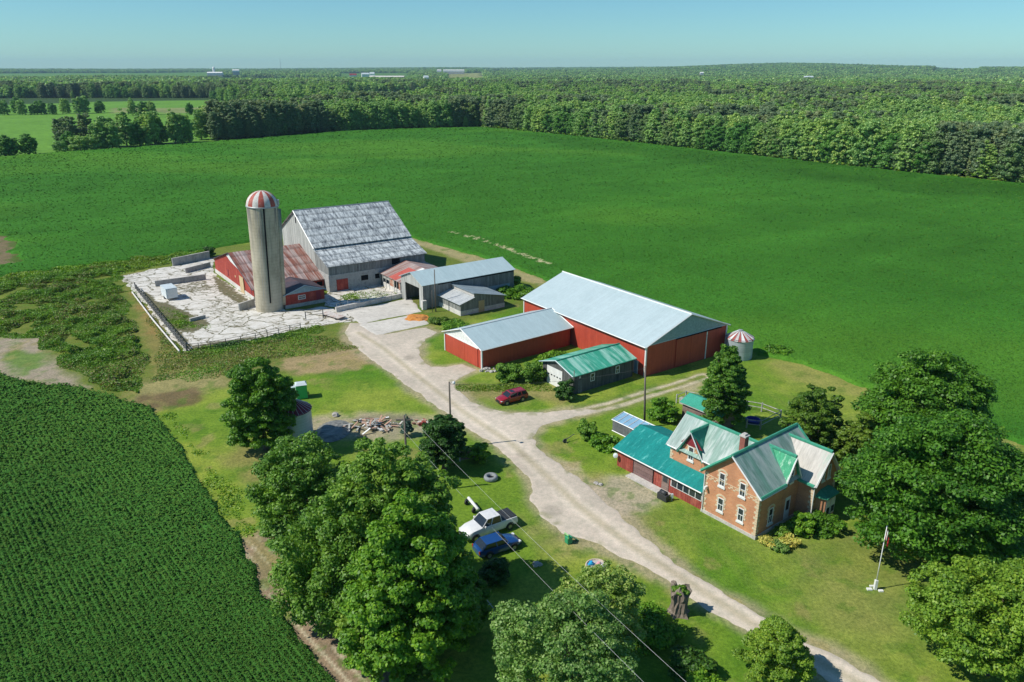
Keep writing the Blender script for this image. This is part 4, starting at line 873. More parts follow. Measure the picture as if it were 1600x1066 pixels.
window(t, 'y-', 2.3, .95, .8, 1.75, 0, arch=True)
window(t, 'y-', 5.32, 4.6, .6, 1.4, -.03, arch=True)
d = panel(t, 'front_door', M['white'], 'y-', 4.75, 5.65, .35, 2.9, 0, .06); panel(d, 'door_glass', M['glass'], 'y-', 4.95, 5.45, 1.4, 2.5, -.06, .02)
for x in (8.45, 9.5): window(t, 'y-', x, 4.4, .5, 1.5, -1.7)
# bay window on the wing
m = MB(); b = [(7.6, -1.7), (8.0, -2.6), (9.9, -2.6), (10.4, -1.7)]
m.add([(x, y, .0) for x, y in b] + [(x, y, 2.8) for x, y in b], [(0, 1, 5, 4), (1, 2, 6, 5), (2, 3, 7, 6), (4, 5, 6, 7)]); bay = m.build('bay_window', BR, t)
b2 = [(7.35, -1.7), (7.85, -2.85), (10.05, -2.85), (10.65, -1.7)]
m = MB(); m.add([(x, y, 2.8) for x, y in b2] + [(x, y, 2.95) for x, y in b2] + [(8.3, -1.69, 3.4), (9.7, -1.69, 3.4)], [(0, 1, 5, 4), (1, 2, 6, 5), (2, 3, 7, 6), (4, 5, 8), (5, 6, 9, 8), (6, 7, 9), (3, 2, 1, 0)]); m.build('bay_roof', M['green_trim'], bay)
for x in (8.5, 9.4): 
    m = MB(); m.box(x - .38, x + .38, -2.66, -2.58, .7, 2.5); f = m.build('bay_frame', M['white'], bay); MB().box(x - .28, x + .28, -2.68, -2.65, .85, 1.6).build('bay_pane', M['glass'], f)
m = MB(); m.box(-.5, -.05, 6.0, 6.2, 3.0, 3.3); m.build('wall_lamp', M['white'], t)
# attached low red garage / sun porch, teal roof
m = MB(); m.box(.15, 7.6, 12.75, 19.0, 0, 2.2).box(.15, 1.85, 6.55, 12.75, 0, 2.2); m.build('annex_wall', M['red_boards'], t)
m = MB(); m.slab([(-.25, 19.45, 2.32), (-.25, 6.56, 2.32), (1.84, 6.56, 3.12), (4.2, 12.8, 4.0), (4.2, 19.45, 4.0)], .1)
m.v = []; m.f = []; m.m = []
sl_ = 1.68 / 4.45
m.slab([(-.25, 19.4, 2.32), (-.25, 12.75, 2.32), (4.2, 12.75, 4.0), (4.2, 19.4, 4.0)], .1)
m.slab([(-.25, 12.75, 2.32), (-.25, 6.55, 2.32), (1.86, 6.55, 2.32 + 2.11 * sl_), (1.86, 12.75, 2.32 + 2.11 * sl_)], .1)
m.slab([(8.3, 12.75, 2.45), (8.3, 19.4, 2.45), (4.2, 19.4, 4.0), (4.2, 12.75, 4.0)], .1)
m.build('annex_roof', M['teal_roof'], t)
m = MB(); q = [(.15, 2.2), (7.6, 2.2), (4.2, 3.88)]
m.add([(a, 18.99, b) for a, b in q] + [(a, 18.9, b) for a, b in q], [(0, 1, 2), (5, 4, 3), (0, 3, 4, 1), (1, 4, 5, 2), (2, 5, 3, 0)])
m.build('annex_gable', M['red_boards'], t)
m = MB(); m.tube([(-.28, 19.4, 2.25), (-.28, 6.6, 2.25)], .08, 5); m.build('annex_gutter', M['white'], t)
d = panel(t, 'garage_door', M['brown_door'], 'x-', 13.5, 16.4, 0, 1.95, .15, .05)
for a in (13.42, 16.4): panel(t, 'door_jamb', M['dark'], 'x-', a, a + .08, 0, 2.0, .15, .07)
d = panel(t, 'porch_door', M['brown_wall'], 'x-', 11.2, 12.2, .05, 2.0, .15, .05); panel(d, 'door_glass', M['glass'], 'x-', 11.4, 12.0, 1.1, 1.85, .10, .02)
f = panel(t, 'porch_window', M['white'], 'x-', 6.75, 10.95, 1.0, 2.05, .15, .04)
for k in range(5): panel(f, 'pane', M['glass'], 'x-', 6.83 + k * .82, 7.55 + k * .82, 1.1, 1.95, .11, .025)
m = MB(); m.box(-.95, .1, 10.7, 16.6, -.05, .12); m.build('door_step', M['conc_light'], t)
m = MB(); m.lathe([(.02, .15), (.2, .1), (.38, 0), (.4, .02), (.2, .14), (.02, .2)], n=16); o = m.build('satellite_dish', M['pale_plastic'], t); o.scale = (.75, .75, .75); o.location = (-.3, 18.9, 1.5); o.rotation_euler = (0, R(-65), R(20))
m = MB(); m.box(-.3, .3, -.3, .3, -1.0, -.2)

# small things by the house
def at_house(x, y): a = R(38.5); return (24.07 + x * math.cos(a) - y * math.sin(a), 64.51 + x * math.sin(a) + y * math.cos(a), 0)
t = thing('barbecue', 'black covered barbecue grill standing at the porch door', 'barbecue', at_house(-1.4, 10.6), R(38.5))
MB().box(-.3, .3, -.65, .65, 0, .75).build('cabinet', M['black_vinyl'], t, bevel=.04)
m = MB(); m.tube([(0, -.4, .85), (0, .4, .85)], .28, 10); m.build('lid', M['black_vinyl'], t, smooth=True)
t = thing('hydro_meter', 'pale meter box on a stake beside the porch', 'meter', at_house(-.8, 9.9), 0)
m = MB(); m.box(-.12, .12, -.1, .1, .3, .8).tube([(0, 0, 0), (0, 0, .3)], .04, 6); m.build('meter_box', M['pale_plastic'], t)

# ---------------------------------------------------------------- brown shed with green roof, kennel/cold frame, deck pen
t = thing('garden_shed', 'small brown shed with flat green roof behind the cedar', 'shed', at_house(0, 0), R(38.5))
gable_profile(16.4, 19.6, 16.8, 22.8, 2.25, 2.9, 'y').build('wall', M['brown_wall'], t)
gable_roof(16.4, 19.6, 16.8, 22.8, 2.3, 2.95, 'y', .35, .3).build('roof', M['green_shed'], t)
panel(t, 'door', M['brown_door'], 'x-', 18.2, 20.6, 0, 1.9, 16.4, .05); panel(t, 'fascia', M['conc_light'], 'x-', 16.5, 23.1, 2.14, 2.26, 16.1, .04)
t = thing('cold_frame', 'dark slatted lean-to with blue ribbed plastic roof behind the teal roof', 'greenhouse', at_house(0, 0), R(38.5))
MB().box(6.3, 8.3, 20.6, 25.8, 0, 1.5).build('wall', M['slate_side'], t)
m = MB(); m.slab([(6.2, 25.9, 1.56), (6.2, 20.5, 1.56), (8.4, 20.5, 2.0), (8.4, 25.9, 2.0)], .05); m.build('roof_sheet', M['poly_sheet'], t)
m = MB()
for k in range(7): y = 20.5 + k * .9; m.tube([(6.2, y, 1.6), (8.4, y, 2.04)], .06, 4)
m.tube([(6.2, 20.5, 1.58), (6.2, 25.9, 1.58)], .07, 4).tube([(8.4, 20.5, 2.02), (8.4, 25.9, 2.02)], .07, 4).tube([(6.25, 20.6, .05), (6.25, 25.8, .05)], .07, 4); m.build('roof_bars', M['white'], t)
t = thing('dog_pen', 'low railed wooden pen behind the cedar tree', 'fence', at_house(0, 0), R(38.5))
pts = [(19.5, 26.3), (21.5, 26.3), (24, 21.7), (26.3, 17.2), (26.3, 14.3), (21.5, 14.1), (20.5, 15.5)]
m = MB()
for a, b in zip(pts, pts[1:]):
    for z in (.6, 1.2): m.tube([(a[0], a[1], z), (b[0], b[1], z)], .06, 4)
m.build('rail', M['pale_wood'], t)
for p in pts: MB().box(p[0] - .07, p[0] + .07, p[1] - .07, p[1] + .07, 0, 1.35).build('post', M['pale_wood'], t)
MB().box(19.7, 20.1, 24.0, 26.0, .0, .9).build('side_boards', M['pale_wood'], t)
t = thing('paddling_pool', 'deep blue plastic tub in the shade of the cedar', 'tub', at_house(22.6, 16.0)); MB().lathe([(.05, .02), (.8, .02), (.9, .45), (.96, .45), (.86, 0)], n=18).build('tub', plain('navy_plastic', (.03, .04, .3), .5), t)

# ---------------------------------------------------------------- walls, fences, posts
def wall_run(pts, h, w, label, mat='cwall', name='concrete_wall'):
    A, B = [Vector((*gp(*p), 0)) for p in pts]; d = (B - A); L = d.length
    t = thing(name, label, 'wall', A, math.atan2(d.y, d.x)); MB().box(0, L, -w / 2, w / 2, 0, h).build('panel', M[mat], t, bevel=.03)
    MB().box(-.02, L + .02, -w / 2 - .03, w / 2 + .03, h, h + .07).build('coping', M['conc_light'], t); return t
wall_run([(270, 416), (328, 404)], 1.8, .3, 'grey concrete wall along the field behind the white trailer')
wall_run([(290, 427), (329, 417)], 1.1, .3, 'short grey concrete wall jutting from the red barn')
wall_run([(243, 448), (322, 437)], 1.2, .35, 'concrete feed bunk wall right behind the white trailer')
wall_run([(297, 503), (321, 497)], .6, .4, 'low broken concrete block in the middle of the cracked yard')
wall_run([(374, 486), (398, 478)], 1.4, .3, 'grey wall stub at the left foot of the silo')
wall_run([(525, 488), (630, 465)], .9, .45, 'long low concrete wall with a fence on top in front of the court', 'found')
def rail_fence(px, label, h=1.2, step=2.6, rails=(.5, 1.0), mat='galv_plain', r=.05, pr=.07, name='fence', group=None, pm=None):
    P_ = [Vector((*gp(*p), 0)) for p in px]; t = thing(name, label, 'fence', P_[0], 0, group); O = P_[0]; posts = []
    m = MB()
    for a, b in zip(P_, P_[1:]):
        L = (b - a).length; n = max(1, round(L / step))
        for i in range(n + 1): posts.append(a + (b - a) * i / n)
        for z in rails: m.tube([a - O + Vector((0, 0, z)), b - O + Vector((0, 0, z))], r, 4)
    m.build('rail', M[mat], t); seen = []
    for p in posts:
        if all((p - q).length > .3 for q in seen):
            seen.append(p); hh = h * random.uniform(.92, 1.08); MB().tube([p - O, p - O + Vector((random.uniform(-.05, .05), random.uniform(-.05, .05), hh))], pr, 6).build('post', M[pm or mat], t)
    return t
rail_fence([(212, 452), (292, 549)], 'long weathered board fence down the left side of the cracked yard', 1.5, 1.9, (.3, .7, 1.15), 'dark_wood', .1, .11)
rail_fence([(207, 459), (240, 503), (281, 552)], 'low pale timber rail outside the board fence', .5, 3.2, (.35,), 'found', .16, .1)
rail_fence([(292, 549), (330, 545), (400, 531), (470, 515)], 'pipe fence along the front of the cracked concrete yard', 1.3, 2.2, (.4, .8, 1.2), 'dark_wood', .035, .06)
w_ = rail_fence([(527, 489), (628, 466)], 'thin pipe fence standing on the low court wall', 1.9, 2.6, (1.3, 1.8), 'galv_plain', .03, .04)
rail_fence([(478, 500), (505, 497)], 'dark gate posts beside the milk house', 1.6, 4.0, (.9, 1.4), 'dark_wood', .04, .09)
def pole(px, h, r, label, lamp=False, lean=0.0, loc=None):
    p = loc or gp(*px); t = thing('utility_pole', label, 'utility pole', (p[0], p[1], 0))
    MB().tube([(0, 0, 0), (lean * .5, 0, h * .5), (lean, 0, h)], [r, r * .85, r * .7], 10).build('pole', M['pole_wood'], t, smooth=True)
    if lamp:
        m = MB(); m.tube([(lean, 0, h - .4), (lean + .3, -.3, h + .1), (lean + .6, -.6, h + .15)], .035, 6); m.build('lamp_arm', M['galv_plain'], t)
        m = MB(); m.lathe([(.05, .25), (.14, .2), (.2, 0), (.14, -.08), (.02, -.1)], n=12); o = m.build('lamp_head', M['white'], t, smooth=True); o.location = (lean + .6, -.6, h + .1)
    return t
pole((1007, 668), 8.6, .15, 'tall bare wooden utility pole in front of the biggest red shed', lean=-.4)
pole((705, 700), 8.8, .14, 'wooden yard light pole beside the gravel drive', True)
pole((707, 488), 8.3, .12, 'grey pole in front of the long drive shed', loc=(gp(681, 487)))
pole((0, 0), 4.4, .06, 'thin short post in front of the drive shed', loc=gp(676, 488))
pole((901, 622), 4.2, .07, 'thin metal mast at the corner of the green-roofed garage', loc=gp(896, 622))
t = pole((0, 0), 9.5, .15, 'utility pole rising between the grove trees carrying the overhead wires', loc=gp(638, 772))
m = MB(); m.box(-.9, .9, -.06, .06, 8.9, 9.05); m.build('crossarm', M['pole_wood'], t)
px_, py2 = gp(638, 772)
def wire(a, b, sag, r, label, mat='wire', group=None):
    a, b = Vector(a), Vector(b); pts = [a.lerp(b, i / 24) - Vector((0, 0, sag * 4 * (i / 24) * (1 - i / 24))) for i in range(25)]
    t = MB().tube(pts, r, 5).build('overhead_wire', M[mat]); tag(t, label, 'wire', group)
e = gp(1110, 1100, 9.3); e2 = gp(1040, 1100, 8.9)
wire((px_ + .8, py2, 9.1), (e[0], e[1], 9.3), .5, .009, 'upper right of two pale overhead wires crossing above the parked vehicles')
wire((px_ - .8, py2, 8.6), (e2[0], e2[1], 8.9), .5, .009, 'lower left of two pale overhead wires crossing above the parked vehicles')
p0, p1 = gp(705, 700), gp(1007, 668)
wire((p0[0], p0[1], 8.5), (p1[0] - .4, p1[1], 8.3), .8, .016, 'thin dark wire from the yard light pole to the tallest pole', 'wire_dark')

# ---------------------------------------------------------------- vehicles
def vehicle(name, label, cat, px, front_px, L, W, Ht, paint, kind):
    a, b = Vector(gp(*px)), Vector(gp(*front_px)); d = b - a; c = (a + b) / 2
    t = thing(name, label, cat, (c.x, c.y, 0), math.atan2(d.y, d.x))
    hw = W / 2; gl = .22
    if kind == 'pickup': st = [(-L/2, .5, .95, .93), (-L/2 + .12, .42, 1.2, 1), (-1.0, .35, 1.22, 1), (.95, .33, 1.24, 1), (1.25, .33, 1.25, 1), (L/2 - .75, .35, 1.15, .97), (L/2 - .15, .4, .92, .9), (L/2, .5, .75, .82)]
    elif kind == 'suv': st = [(-L/2, .45, .85, .88), (-L/2 + .1, .36, 1.0, .96), (-1.3, .3, 1.02, 1), (.9, .3, 1.02, 1), (1.15, .32, 1.03, 1), (L/2 - .6, .33, .93, .96), (L/2 - .12, .38, .8, .9), (L/2, .45, .62, .8)]
    else: st = [(-L/2, .4, .85, .84), (-L/2 + .12, .32, .97, .95), (-1.2, .26, .98, 1), (.7, .26, .96, 1), (.95, .28, .97, 1), (L/2 - .6, .3, .84, .95), (L/2 - .15, .34, .7, .86), (L/2, .4, .56, .7)]
    m = MB(); k = 8; vs = []
    for x, z0, z1, w in st:
        h = hw * w; zm = z0 + (z1 - z0) * .6
        vs += [(x, -h * .94, z0), (x, -h, z0 + .12), (x, -h, zm), (x, -h * .93, z1 - .02), (x, -h * .82, z1 + .03 * w), (x, h * .82, z1 + .03 * w), (x, h * .93, z1 - .02), (x, h, zm), (x, h, z0 + .12), (x, h * .94, z0)]
    k = 10; n = len(st); fs = [(i * k + j, i * k + (j + 1) % k, (i + 1) * k + (j + 1) % k, (i + 1) * k + j) for i in range(n - 1) for j in range(k)] + [tuple(range(k))[::-1], tuple((n - 1) * k + j for j in range(k))]
    m.add(vs, fs); body = m.build('body', paint, t, smooth=True)
    es = body.modifiers.new('edge', 'EDGE_SPLIT'); es.split_angle = R(35)
    # cabin glass and roof
    if kind == 'pickup': cx0, cx1, rx0, rx1 = -1.02, 1.25, -.9, .55; zb = 1.24
    elif kind == 'suv': cx0, cx1, rx0, rx1 = -L/2 + .15, 1.15, -L/2 + .4, .45; zb = 1.03
    else: cx0, cx1, rx0, rx1 = -L/2 + .3, .95, -L/2 + .85, .2; zb = .98
    wb, wr = hw * .9, hw * .76
    m = MB(); m.add([(cx0, -wb, zb), (cx1, -wb, zb), (cx1, wb, zb), (cx0, wb, zb), (rx0, -wr, Ht - .05), (rx1, -wr, Ht - .05), (rx1, wr, Ht - .05), (rx0, wr, Ht - .05)], [(0, 1, 5, 4), (1, 2, 6, 5), (2, 3, 7, 6), (3, 0, 4, 7), (4, 5, 6, 7)])
    m.build('windows', M['car_glass'], t)
    m = MB(); m.box(rx0 - .04, rx1 + .06, -wr - .03, wr + .03, Ht - .07, Ht); m.build('roof', paint, t, bevel=.035)
    m = MB()
    for s in (-1, 1):
        for (xa, xb) in ((cx1, rx1 + .02), (cx0, rx0 - .02), ((cx0 + cx1) / 2 + .12, (rx0 + rx1) / 2 + .12)):
            m.tube([(xa, s * (wb + .005), zb), (xb, s * (wr + .005), Ht - .05)], .05, 4)
        if kind == 'suv': m.tube([(cx0 + .9, s * (wb + .005), zb), (rx0 + .75, s * (wr + .005), Ht - .05)], .06, 4)
    m.build('pillars', paint, t)
    wr_ = .38 if kind == 'pickup' else .34
    for fx in (L/2 - .92, -L/2 + 1.0):
        for s in (-1, 1):
            o = MB().lathe([(.2, -.12), (wr_ * .9, -.12), (wr_, -.07), (wr_, .07), (wr_ * .9, .12), (.2, .12)], n=20).build('wheel', M['black'], t, smooth=True)
            o.location = (fx, s * (hw - .06), wr_); o.rotation_euler = (R(90), 0, 0)
            MB().lathe([(.01, -.09), (.2, -.1), (wr_ * .66, -.125), (wr_ * .66, .125), (.2, .1), (.01, .09)], n=14).build('rim', M['rim'], o)
            a = MB(); a.tube([(fx + (wr_ + .07) * math.cos(q), s * (hw + .004), wr_ + (wr_ + .07) * math.sin(q)) for q in [math.pi * i / 8 for i in range(9)]], .045, 5); a.build('wheel_arch', M['black'], t)
    for s in (-1, 1):
        MB().box(L/2 - .32, L/2 - .06, s * hw * .72 - .17, s * hw * .72 + .17, .62 if kind != 'pickup' else .74, .76 if kind != 'pickup' else .9).build('headlight', M['lamp_clear'], t, bevel=.03)
        MB().box(-L/2 - .01, -L/2 + .1, s * hw * .8 - .1, s * hw * .8 + .1, .65, .95).build('tail_light', M['lamp_red'], t, bevel=.02)
        MB().box(cx1 - .35, cx1 - .2, s * (hw + .1) - .1, s * (hw + .1) + .1, zb + .02, zb + .2).build('mirror', paint, t, bevel=.03)
    MB().box(L/2 - .05, L/2 + .03, -hw * .5, hw * .5, .45, .7).build('grille', M['black'], t, bevel=.02)
    MB().box(L/2 - .1, L/2 + .05, -hw * .78, hw * .78, .32, .44).build('bumper', M['black'] if kind != 'pickup' else M['rim'], t, bevel=.03)
    if kind == 'pickup':
        m = MB(); x0, x1 = -L/2 + .1, -1.1; m.box(x0, x1, -hw * .86, hw * .86, 1.2, 1.29); m.build('bed_cover', M['black_vinyl'], t, bevel=.03)
        m = MB()
        for i in range(4): x = x0 + (x1 - x0) * (i + .5) / 4; m.box(x - .02, x + .02, -hw * .84, hw * .84, 1.29, 1.315)
        m.build('cover_ribs', M['black'], t)
    if kind == 'suv': MB().box(rx1 - .75, rx1 - .15, -.4, .4, Ht, Ht + .012).build('sunroof', M['car_glass'], t)
    if kind == 'suv':
        m = MB(); [m.tube([(rx0 + .1, s * wr * .9, Ht + .05), (rx1 - .2, s * wr * .9, Ht + .05)], .025, 4) for s in (-1, 1)]; m.build('roof_rail', M['black'], t)
    return t
vehicle('pickup_truck', 'white crew cab pickup truck with black bed cover', 'pickup truck', (797, 817), (728, 842), 5.9, 2.05, 1.95, M['white_car'], 'pickup')
vehicle('parked_car', 'dark blue car parked beside the white pickup truck', 'car', (749, 868), (804, 850), 4.6, 1.85, 1.5, M['blue_car'], 'car')
vehicle('parked_car', 'red wagon with sunroof parked on dry grass by the drive', 'car', (819, 622), (780, 632), 4.5, 1.78, 1.55, M['red_car'], 'suv')
# white box trailer
t = thing('box_trailer', 'small white enclosed trailer standing on the cracked concrete', 'trailer', (*gp(266, 466), 0), R(-52))
MB().box(-2.0, 2.0, -1.1, 1.1, .45, 2.45).build('box', M['box_white'], t, bevel=.06)
MB().box(-2.05, 2.05, -1.14, 1.14, 2.44, 2.52).build('roof', M['pale_plastic'], t, bevel=.02)
for s in (-1, 1):
    o = MB().lathe([(.1, -.1), (.33, -.1), (.35, 0), (.33, .1), (.1, .1)], n=16).build('wheel', M['black'], t, smooth=True); o.location = (0, s * 1.05, .35); o.rotation_euler = (R(90), 0, 0)
m = MB(); m.tube([(-2, -.6, .45), (-3.1, 0, .45), (-2, .6, .45)], .05, 5); m.build('hitch', M['black'], t)
panel(t, 'rear_door', M['white'], 'x+', -.9, .9, .55, 2.35, 2.0, .04)
# flat hay trailer
t = thing('flat_trailer', 'low rusty flat trailer by the concrete pads', 'trailer', (*gp(521, 496), 0), R(-38))
MB().box(-2.6, 2.6, -.9, .9, .45, .58).build('deck', mott('worn_deck', [(.4, .36, .33), (.6, .56, .52), (.35, .2, .15)], 1.2, rough=.8), t)
for x in (-1.7, 1.7):
    for s in (-1, 1):
        o = MB().lathe([(.05, -.08), (.3, -.08), (.3, .08), (.05, .08)], n=14).build('wheel', M['black'], t); o.location = (x, s * .8, .3); o.rotation_euler = (R(90), 0, 0)
MB().tube([(2.6, 0, .4), (4.0, 0, .35)], .05, 5).build('hitch', M['black'], t)
# tongue / pipe trailer behind the pickup
t = thing('pipe_trailer', 'long white pipe on small wheels behind the white pickup', 'trailer', (*gp(742, 795), 0), 0)
a, b = Vector((*gp(732, 778, .7), .7)), Vector((*gp(747, 796, .6), .6)); O = t.location
MB().tube([a - O, b - O], .17, 10).build('pipe', M['white'], t, smooth=True)
for q in (a.lerp(b, .08), a.lerp(b, .85)):
    o = MB().lathe([(.05, -.08), (.32, -.08), (.32, .08), (.05, .08)], n=14).build('wheel', M['black'], t); o.location = (q.x - O.x - .3, q.y - O.y, .32); o.rotation_euler = (R(90), 0, R(60))
# portable toilet
t = thing('portable_toilet', 'bright green portable toilet with pale roof on the lawn', 'portable toilet', (*gp(472, 621), 0), R(20))
m = MB(); m.box(-.75, .75, -.75, .75, .05, 2.1); m.build('cabin', M['potty'], t, bevel=.06)
m = MB(); m.add([(-.8, -.8, 2.1), (.8, -.8, 2.1), (.8, .8, 2.1), (-.8, .8, 2.1), (-.6, -.3, 2.35), (.6, -.3, 2.35), (.6, .3, 2.35), (-.6, .3, 2.35)], [(0, 1, 5, 4), (1, 2, 6, 5), (2, 3, 7, 6), (3, 0, 4, 7), (4, 5, 6, 7), (3, 2, 1, 0)]); m.build('roof', M['pale_plastic'], t)
panel(t, 'door', M['pale_plastic'], 'x-', -.5, .5, .15, 2.0, -.75, .04)
t = thing('storage_box', 'pale grey-topped green crate beside the portable toilet', 'box', (*gp(462, 616), 0), R(20)); MB().box(-.6, .6, -.5, .5, 0, 1.2).build('box', M['potty'], t, bevel=.04); MB().box(-.65, .65, -.55, .55, 1.2, 1.3).build('lid', M['pale_plastic'], t)

# tyre planter
t = thing('tractor_tyre', 'big old whitewashed tractor tyre lying on the lawn', 'tyre', (*gp(767, 749), 0))
m = MB(); pr = [(.42, .1), (.42, .42), (.55, .5), (.78, .48), (.85, .3), (.85, .12), (.76, 0), (.5, 0)]
m.lathe([(r * .95, z) for r, z in pr], n=24); m.build('tread', mott('faded_tyre', [(.16, .18, .19), (.32, .35, .36)], 2, rough=.8), t, smooth=True)
MB().lathe([(.01, .2), (.4, .2)], n=16).build('soil', M['dark'], t)
# green toy
t = thing('toy_slide', 'little green plastic slide near the edge of the drive', 'toy', (*gp(889, 848), 0), R(30))
MB().box(-.35, .25, -.3, .3, 0, .75).build('tower', M['toy_green'], t, bevel=.08); m = MB(); m.slab([(.2, -.25, .7), (1.0, -.25, .08), (1.0, .25, .08), (.2, .25, .7)], .05); m.build('slide', M['toy_green'], t)
MB().tube([(-.3, -.3, .7), (-.3, -.3, 1.05), (-.3, .3, 1.05), (-.3, .3, .7)], .06, 6).build('handle', M['toy_lime'], t)
# sandbox
t = thing('sandbox', 'round pink-edged sandbox on the lawn beside the drive', 'sandbox', (*gp(932, 886), 0))
MB().lathe([(.85, 0), (.95, .22), (1.05, .2), (1.08, 0)], n=20).build('rim', plain('pale_pink_rim', (.55, .46, .38), .7), t); MB().lathe([(.01, .14), (.86, .12)], n=20).build('sand', M['conc_light'], t)
sb = gp(932, 886)
for dx, dy, c, nm, lb in ((-.5, .2, 'cyan', 'toy_bucket', 'bright blue toy heaped in the round sandbox'), (.2, .1, 'pink', 'toy_truck', 'pink toy lying in the round sandbox'), (.5, -.3, 'white', 'toy_ball', 'white toy at the edge of the round sandbox')):
    q = thing(nm, lb, 'toy', (sb[0] + dx, sb[1] + dy, .12), .4); m = MB(); m.tube([(0, 0, 0), (.02, 0, .18), (.0, .02, .36)], [.17, .24, .15], 8).box(-.3, .3, -.16, .12, 0, .17); m.build('shell', M[c], q, bevel=.03)
# flagpole and Canadian flag
fp = gp(1367, 921)
t = thing('flagpole', 'white flagpole with white base post on the front lawn', 'flagpole', (fp[0], fp[1], 0))
MB().tube([(0, 0, 0), (0, 0, 6.5)], [.055, .035], 8).build('mast', M['white'], t, smooth=True); MB().box(-.13, .13, -.13, .13, 0, 1.0).build('base_post', M['white'], t, bevel=.02)
m = MB(); [m.box(*b_) for b_ in ((-.75, -.3, -.2, .1, 0, .12), (.2, .6, -.4, -.15, 0, .12), (-.3, .3, .3, .5, 0, .1))]; m.build('base_stones', M['white'], t)
MB().lathe([(.01, 6.5), (.07, 6.56), (.01, 6.64)], n=8).build('finial', M['chrome'], t)
V = []; F = []; mi = []; nu, nv = 24, 12; fh, fw = 1.0, 1.7
for i in range(nu + 1):
    for j in range(nv + 1):
        u = i / nu; v = j / nv      # limp flag hanging in folds
        x = .06 + .30 * u + .05 * math.sin(u * 12 + v * 2); y = .10 * math.sin(u * 11 + v * 1.5); z = 6.45 - v * fh - 1.05 * u ** 1.15
        V.append((x, y, z))
for i in range(nu):
    for j in range(nv):
        F.append((i * (nv + 1) + j, i * (nv + 1) + j + 1, (i + 1) * (nv + 1) + j + 1, (i + 1) * (nv + 1) + j)); u = (i + .5) / nu
        lf = abs(u - .5) < .09 and .25 < (j + .5) / nv < .75
        mi.append(0 if (u < .25 or u > .75 or lf) else 1)
m = MB(); m.add(V, F); m.m = mi; fo = m.build('flag', [M['flag_red'], M['white']], None); fo.location = (fp[0], fp[1], 0); tag(fo, 'red and white maple leaf flag hanging limp at the top of the pole', 'flag')
# stump
t = thing('tree_stump', 'tall hollow grey tree stump with greenery on top beside the drive', 'stump', (*gp(1060, 957), 0))
m = MB(); n = 26; rings = [(0, 1.15), (.3, .9), (.8, .8), (1.4, .82), (1.9, .95), (2.3, 1.05), (2.45, .7), (1.9, .45)]
for k_, (z, r) in enumerate(rings):
    for j in range(n):
        a = 2 * math.pi * j / n; rr = .78 * r * (1 + .17 * math.sin(a * 5 + z) + .10 * math.sin(a * 11 + 2 * z) + random.uniform(-.05, .05)); zz = z + (.35 * math.sin(a * 3 + 1) + random.uniform(-.15, .2) if k_ > 3 else 0)
        m.v.append((rr * math.cos(a), rr * math.sin(a), max(0, zz)))
for k_ in range(len(rings) - 1):
    for j in range(n): m.f.append((k_ * n + j, k_ * n + (j + 1) % n, (k_ + 1) * n + (j + 1) % n, (k_ + 1) * n + j)); m.m.append(0)
m.build('trunk', M['old_bark'], t)
# stones, boulders, piles
def rocks(px, n, spread, s, label, mat='rock', name='stone', cat='stones'):
    c = gp(*px); t = thing(name, label, cat, (c[0], c[1], 0))
    for i in range(n):
        m = MB(); r = s * random.uniform(.6, 1.2); cx, cy = random.uniform(-spread, spread), random.uniform(-spread, spread) * .6
        pr = [(r * q, z) for q, z in ((.1, 0), (1, .1 * r), (1.05, .4 * r), (.75, .85 * r), (.1, r))]
        m.lathe(pr, cx, cy, 7, a0=random.random() * 6); m.v = [(x + random.uniform(-.2, .2) * r, y + random.uniform(-.2, .2) * r, max(0, z)) for x, y, z in m.v]; m.build('boulder', M[mat], t)
rocks((765, 579), 12, 1.3, .3, 'heap of field stones at the corner of the smaller red shed', name='stone_heap')
rocks((1090, 552), 3, .5, .2, 'small pale stones scattered under the biggest shed doors', name='stone_heap')
rocks((527, 649), 2, .4, .45, 'pale boulder at the top edge of the burnt patch', name='boulder_pair')
rocks((933, 757), 3, .4, .22, 'few pale stones in dry grass near the garage apron', name='stone_heap')
rocks((839, 884), 3, .3, .3, 'grey stones in tree shade on the lawn', name='stone_heap')
rocks((715, 706), 4, 1.0, .3, 'stones beside the dark tree and the lawn', name='stone_heap')
rocks((1068, 530), 3, .4, .2, 'pale blocks lying before the sliding doors', name='stone_heap')
c = gp(578, 668); t = thing('scrap_pile', 'heap of broken boards and scrap behind the grove', 'scrap heap', (c[0], c[1], 0))
for i in range(64):
    x, y = random.gauss(0, 1.6), random.gauss(0, 1.0); L = random.uniform(.6, 1.9); a = random.uniform(0, 6.28); e_ = random.uniform(-.35, .5); z = max(.1, .9 - .4 * math.hypot(x, y)) * random.random() + .1
    m = MB(); m.box(-L / 2, L / 2, -.12, .12, -.03, .03); o = m.build('board', M[random.choice(['brown_pile', 'brown_pile', 'pale_wood', 'white', 'conc_light'])], t); o.location = (x, y, z + abs(math.sin(e_)) * L / 2); o.rotation_euler = (random.uniform(-.3, .3), e_, a)
c = gp(658, 664); t = thing('scrap_pile', 'small pile of reddish bricks by the little blue spruce', 'scrap heap', (c[0], c[1], 0))
for i in range(22):
    m = MB(); m.box(-.22, .22, -.12, .12, 0, .15); o = m.build('brick', M[random.choice(['brown_pile', 'conc_light', 'red_boards'])], t); o.location = (random.gauss(0, .5), random.gauss(0, .4), random.random() * .35); o.rotation_euler = (0, 0, random.random() * 6)
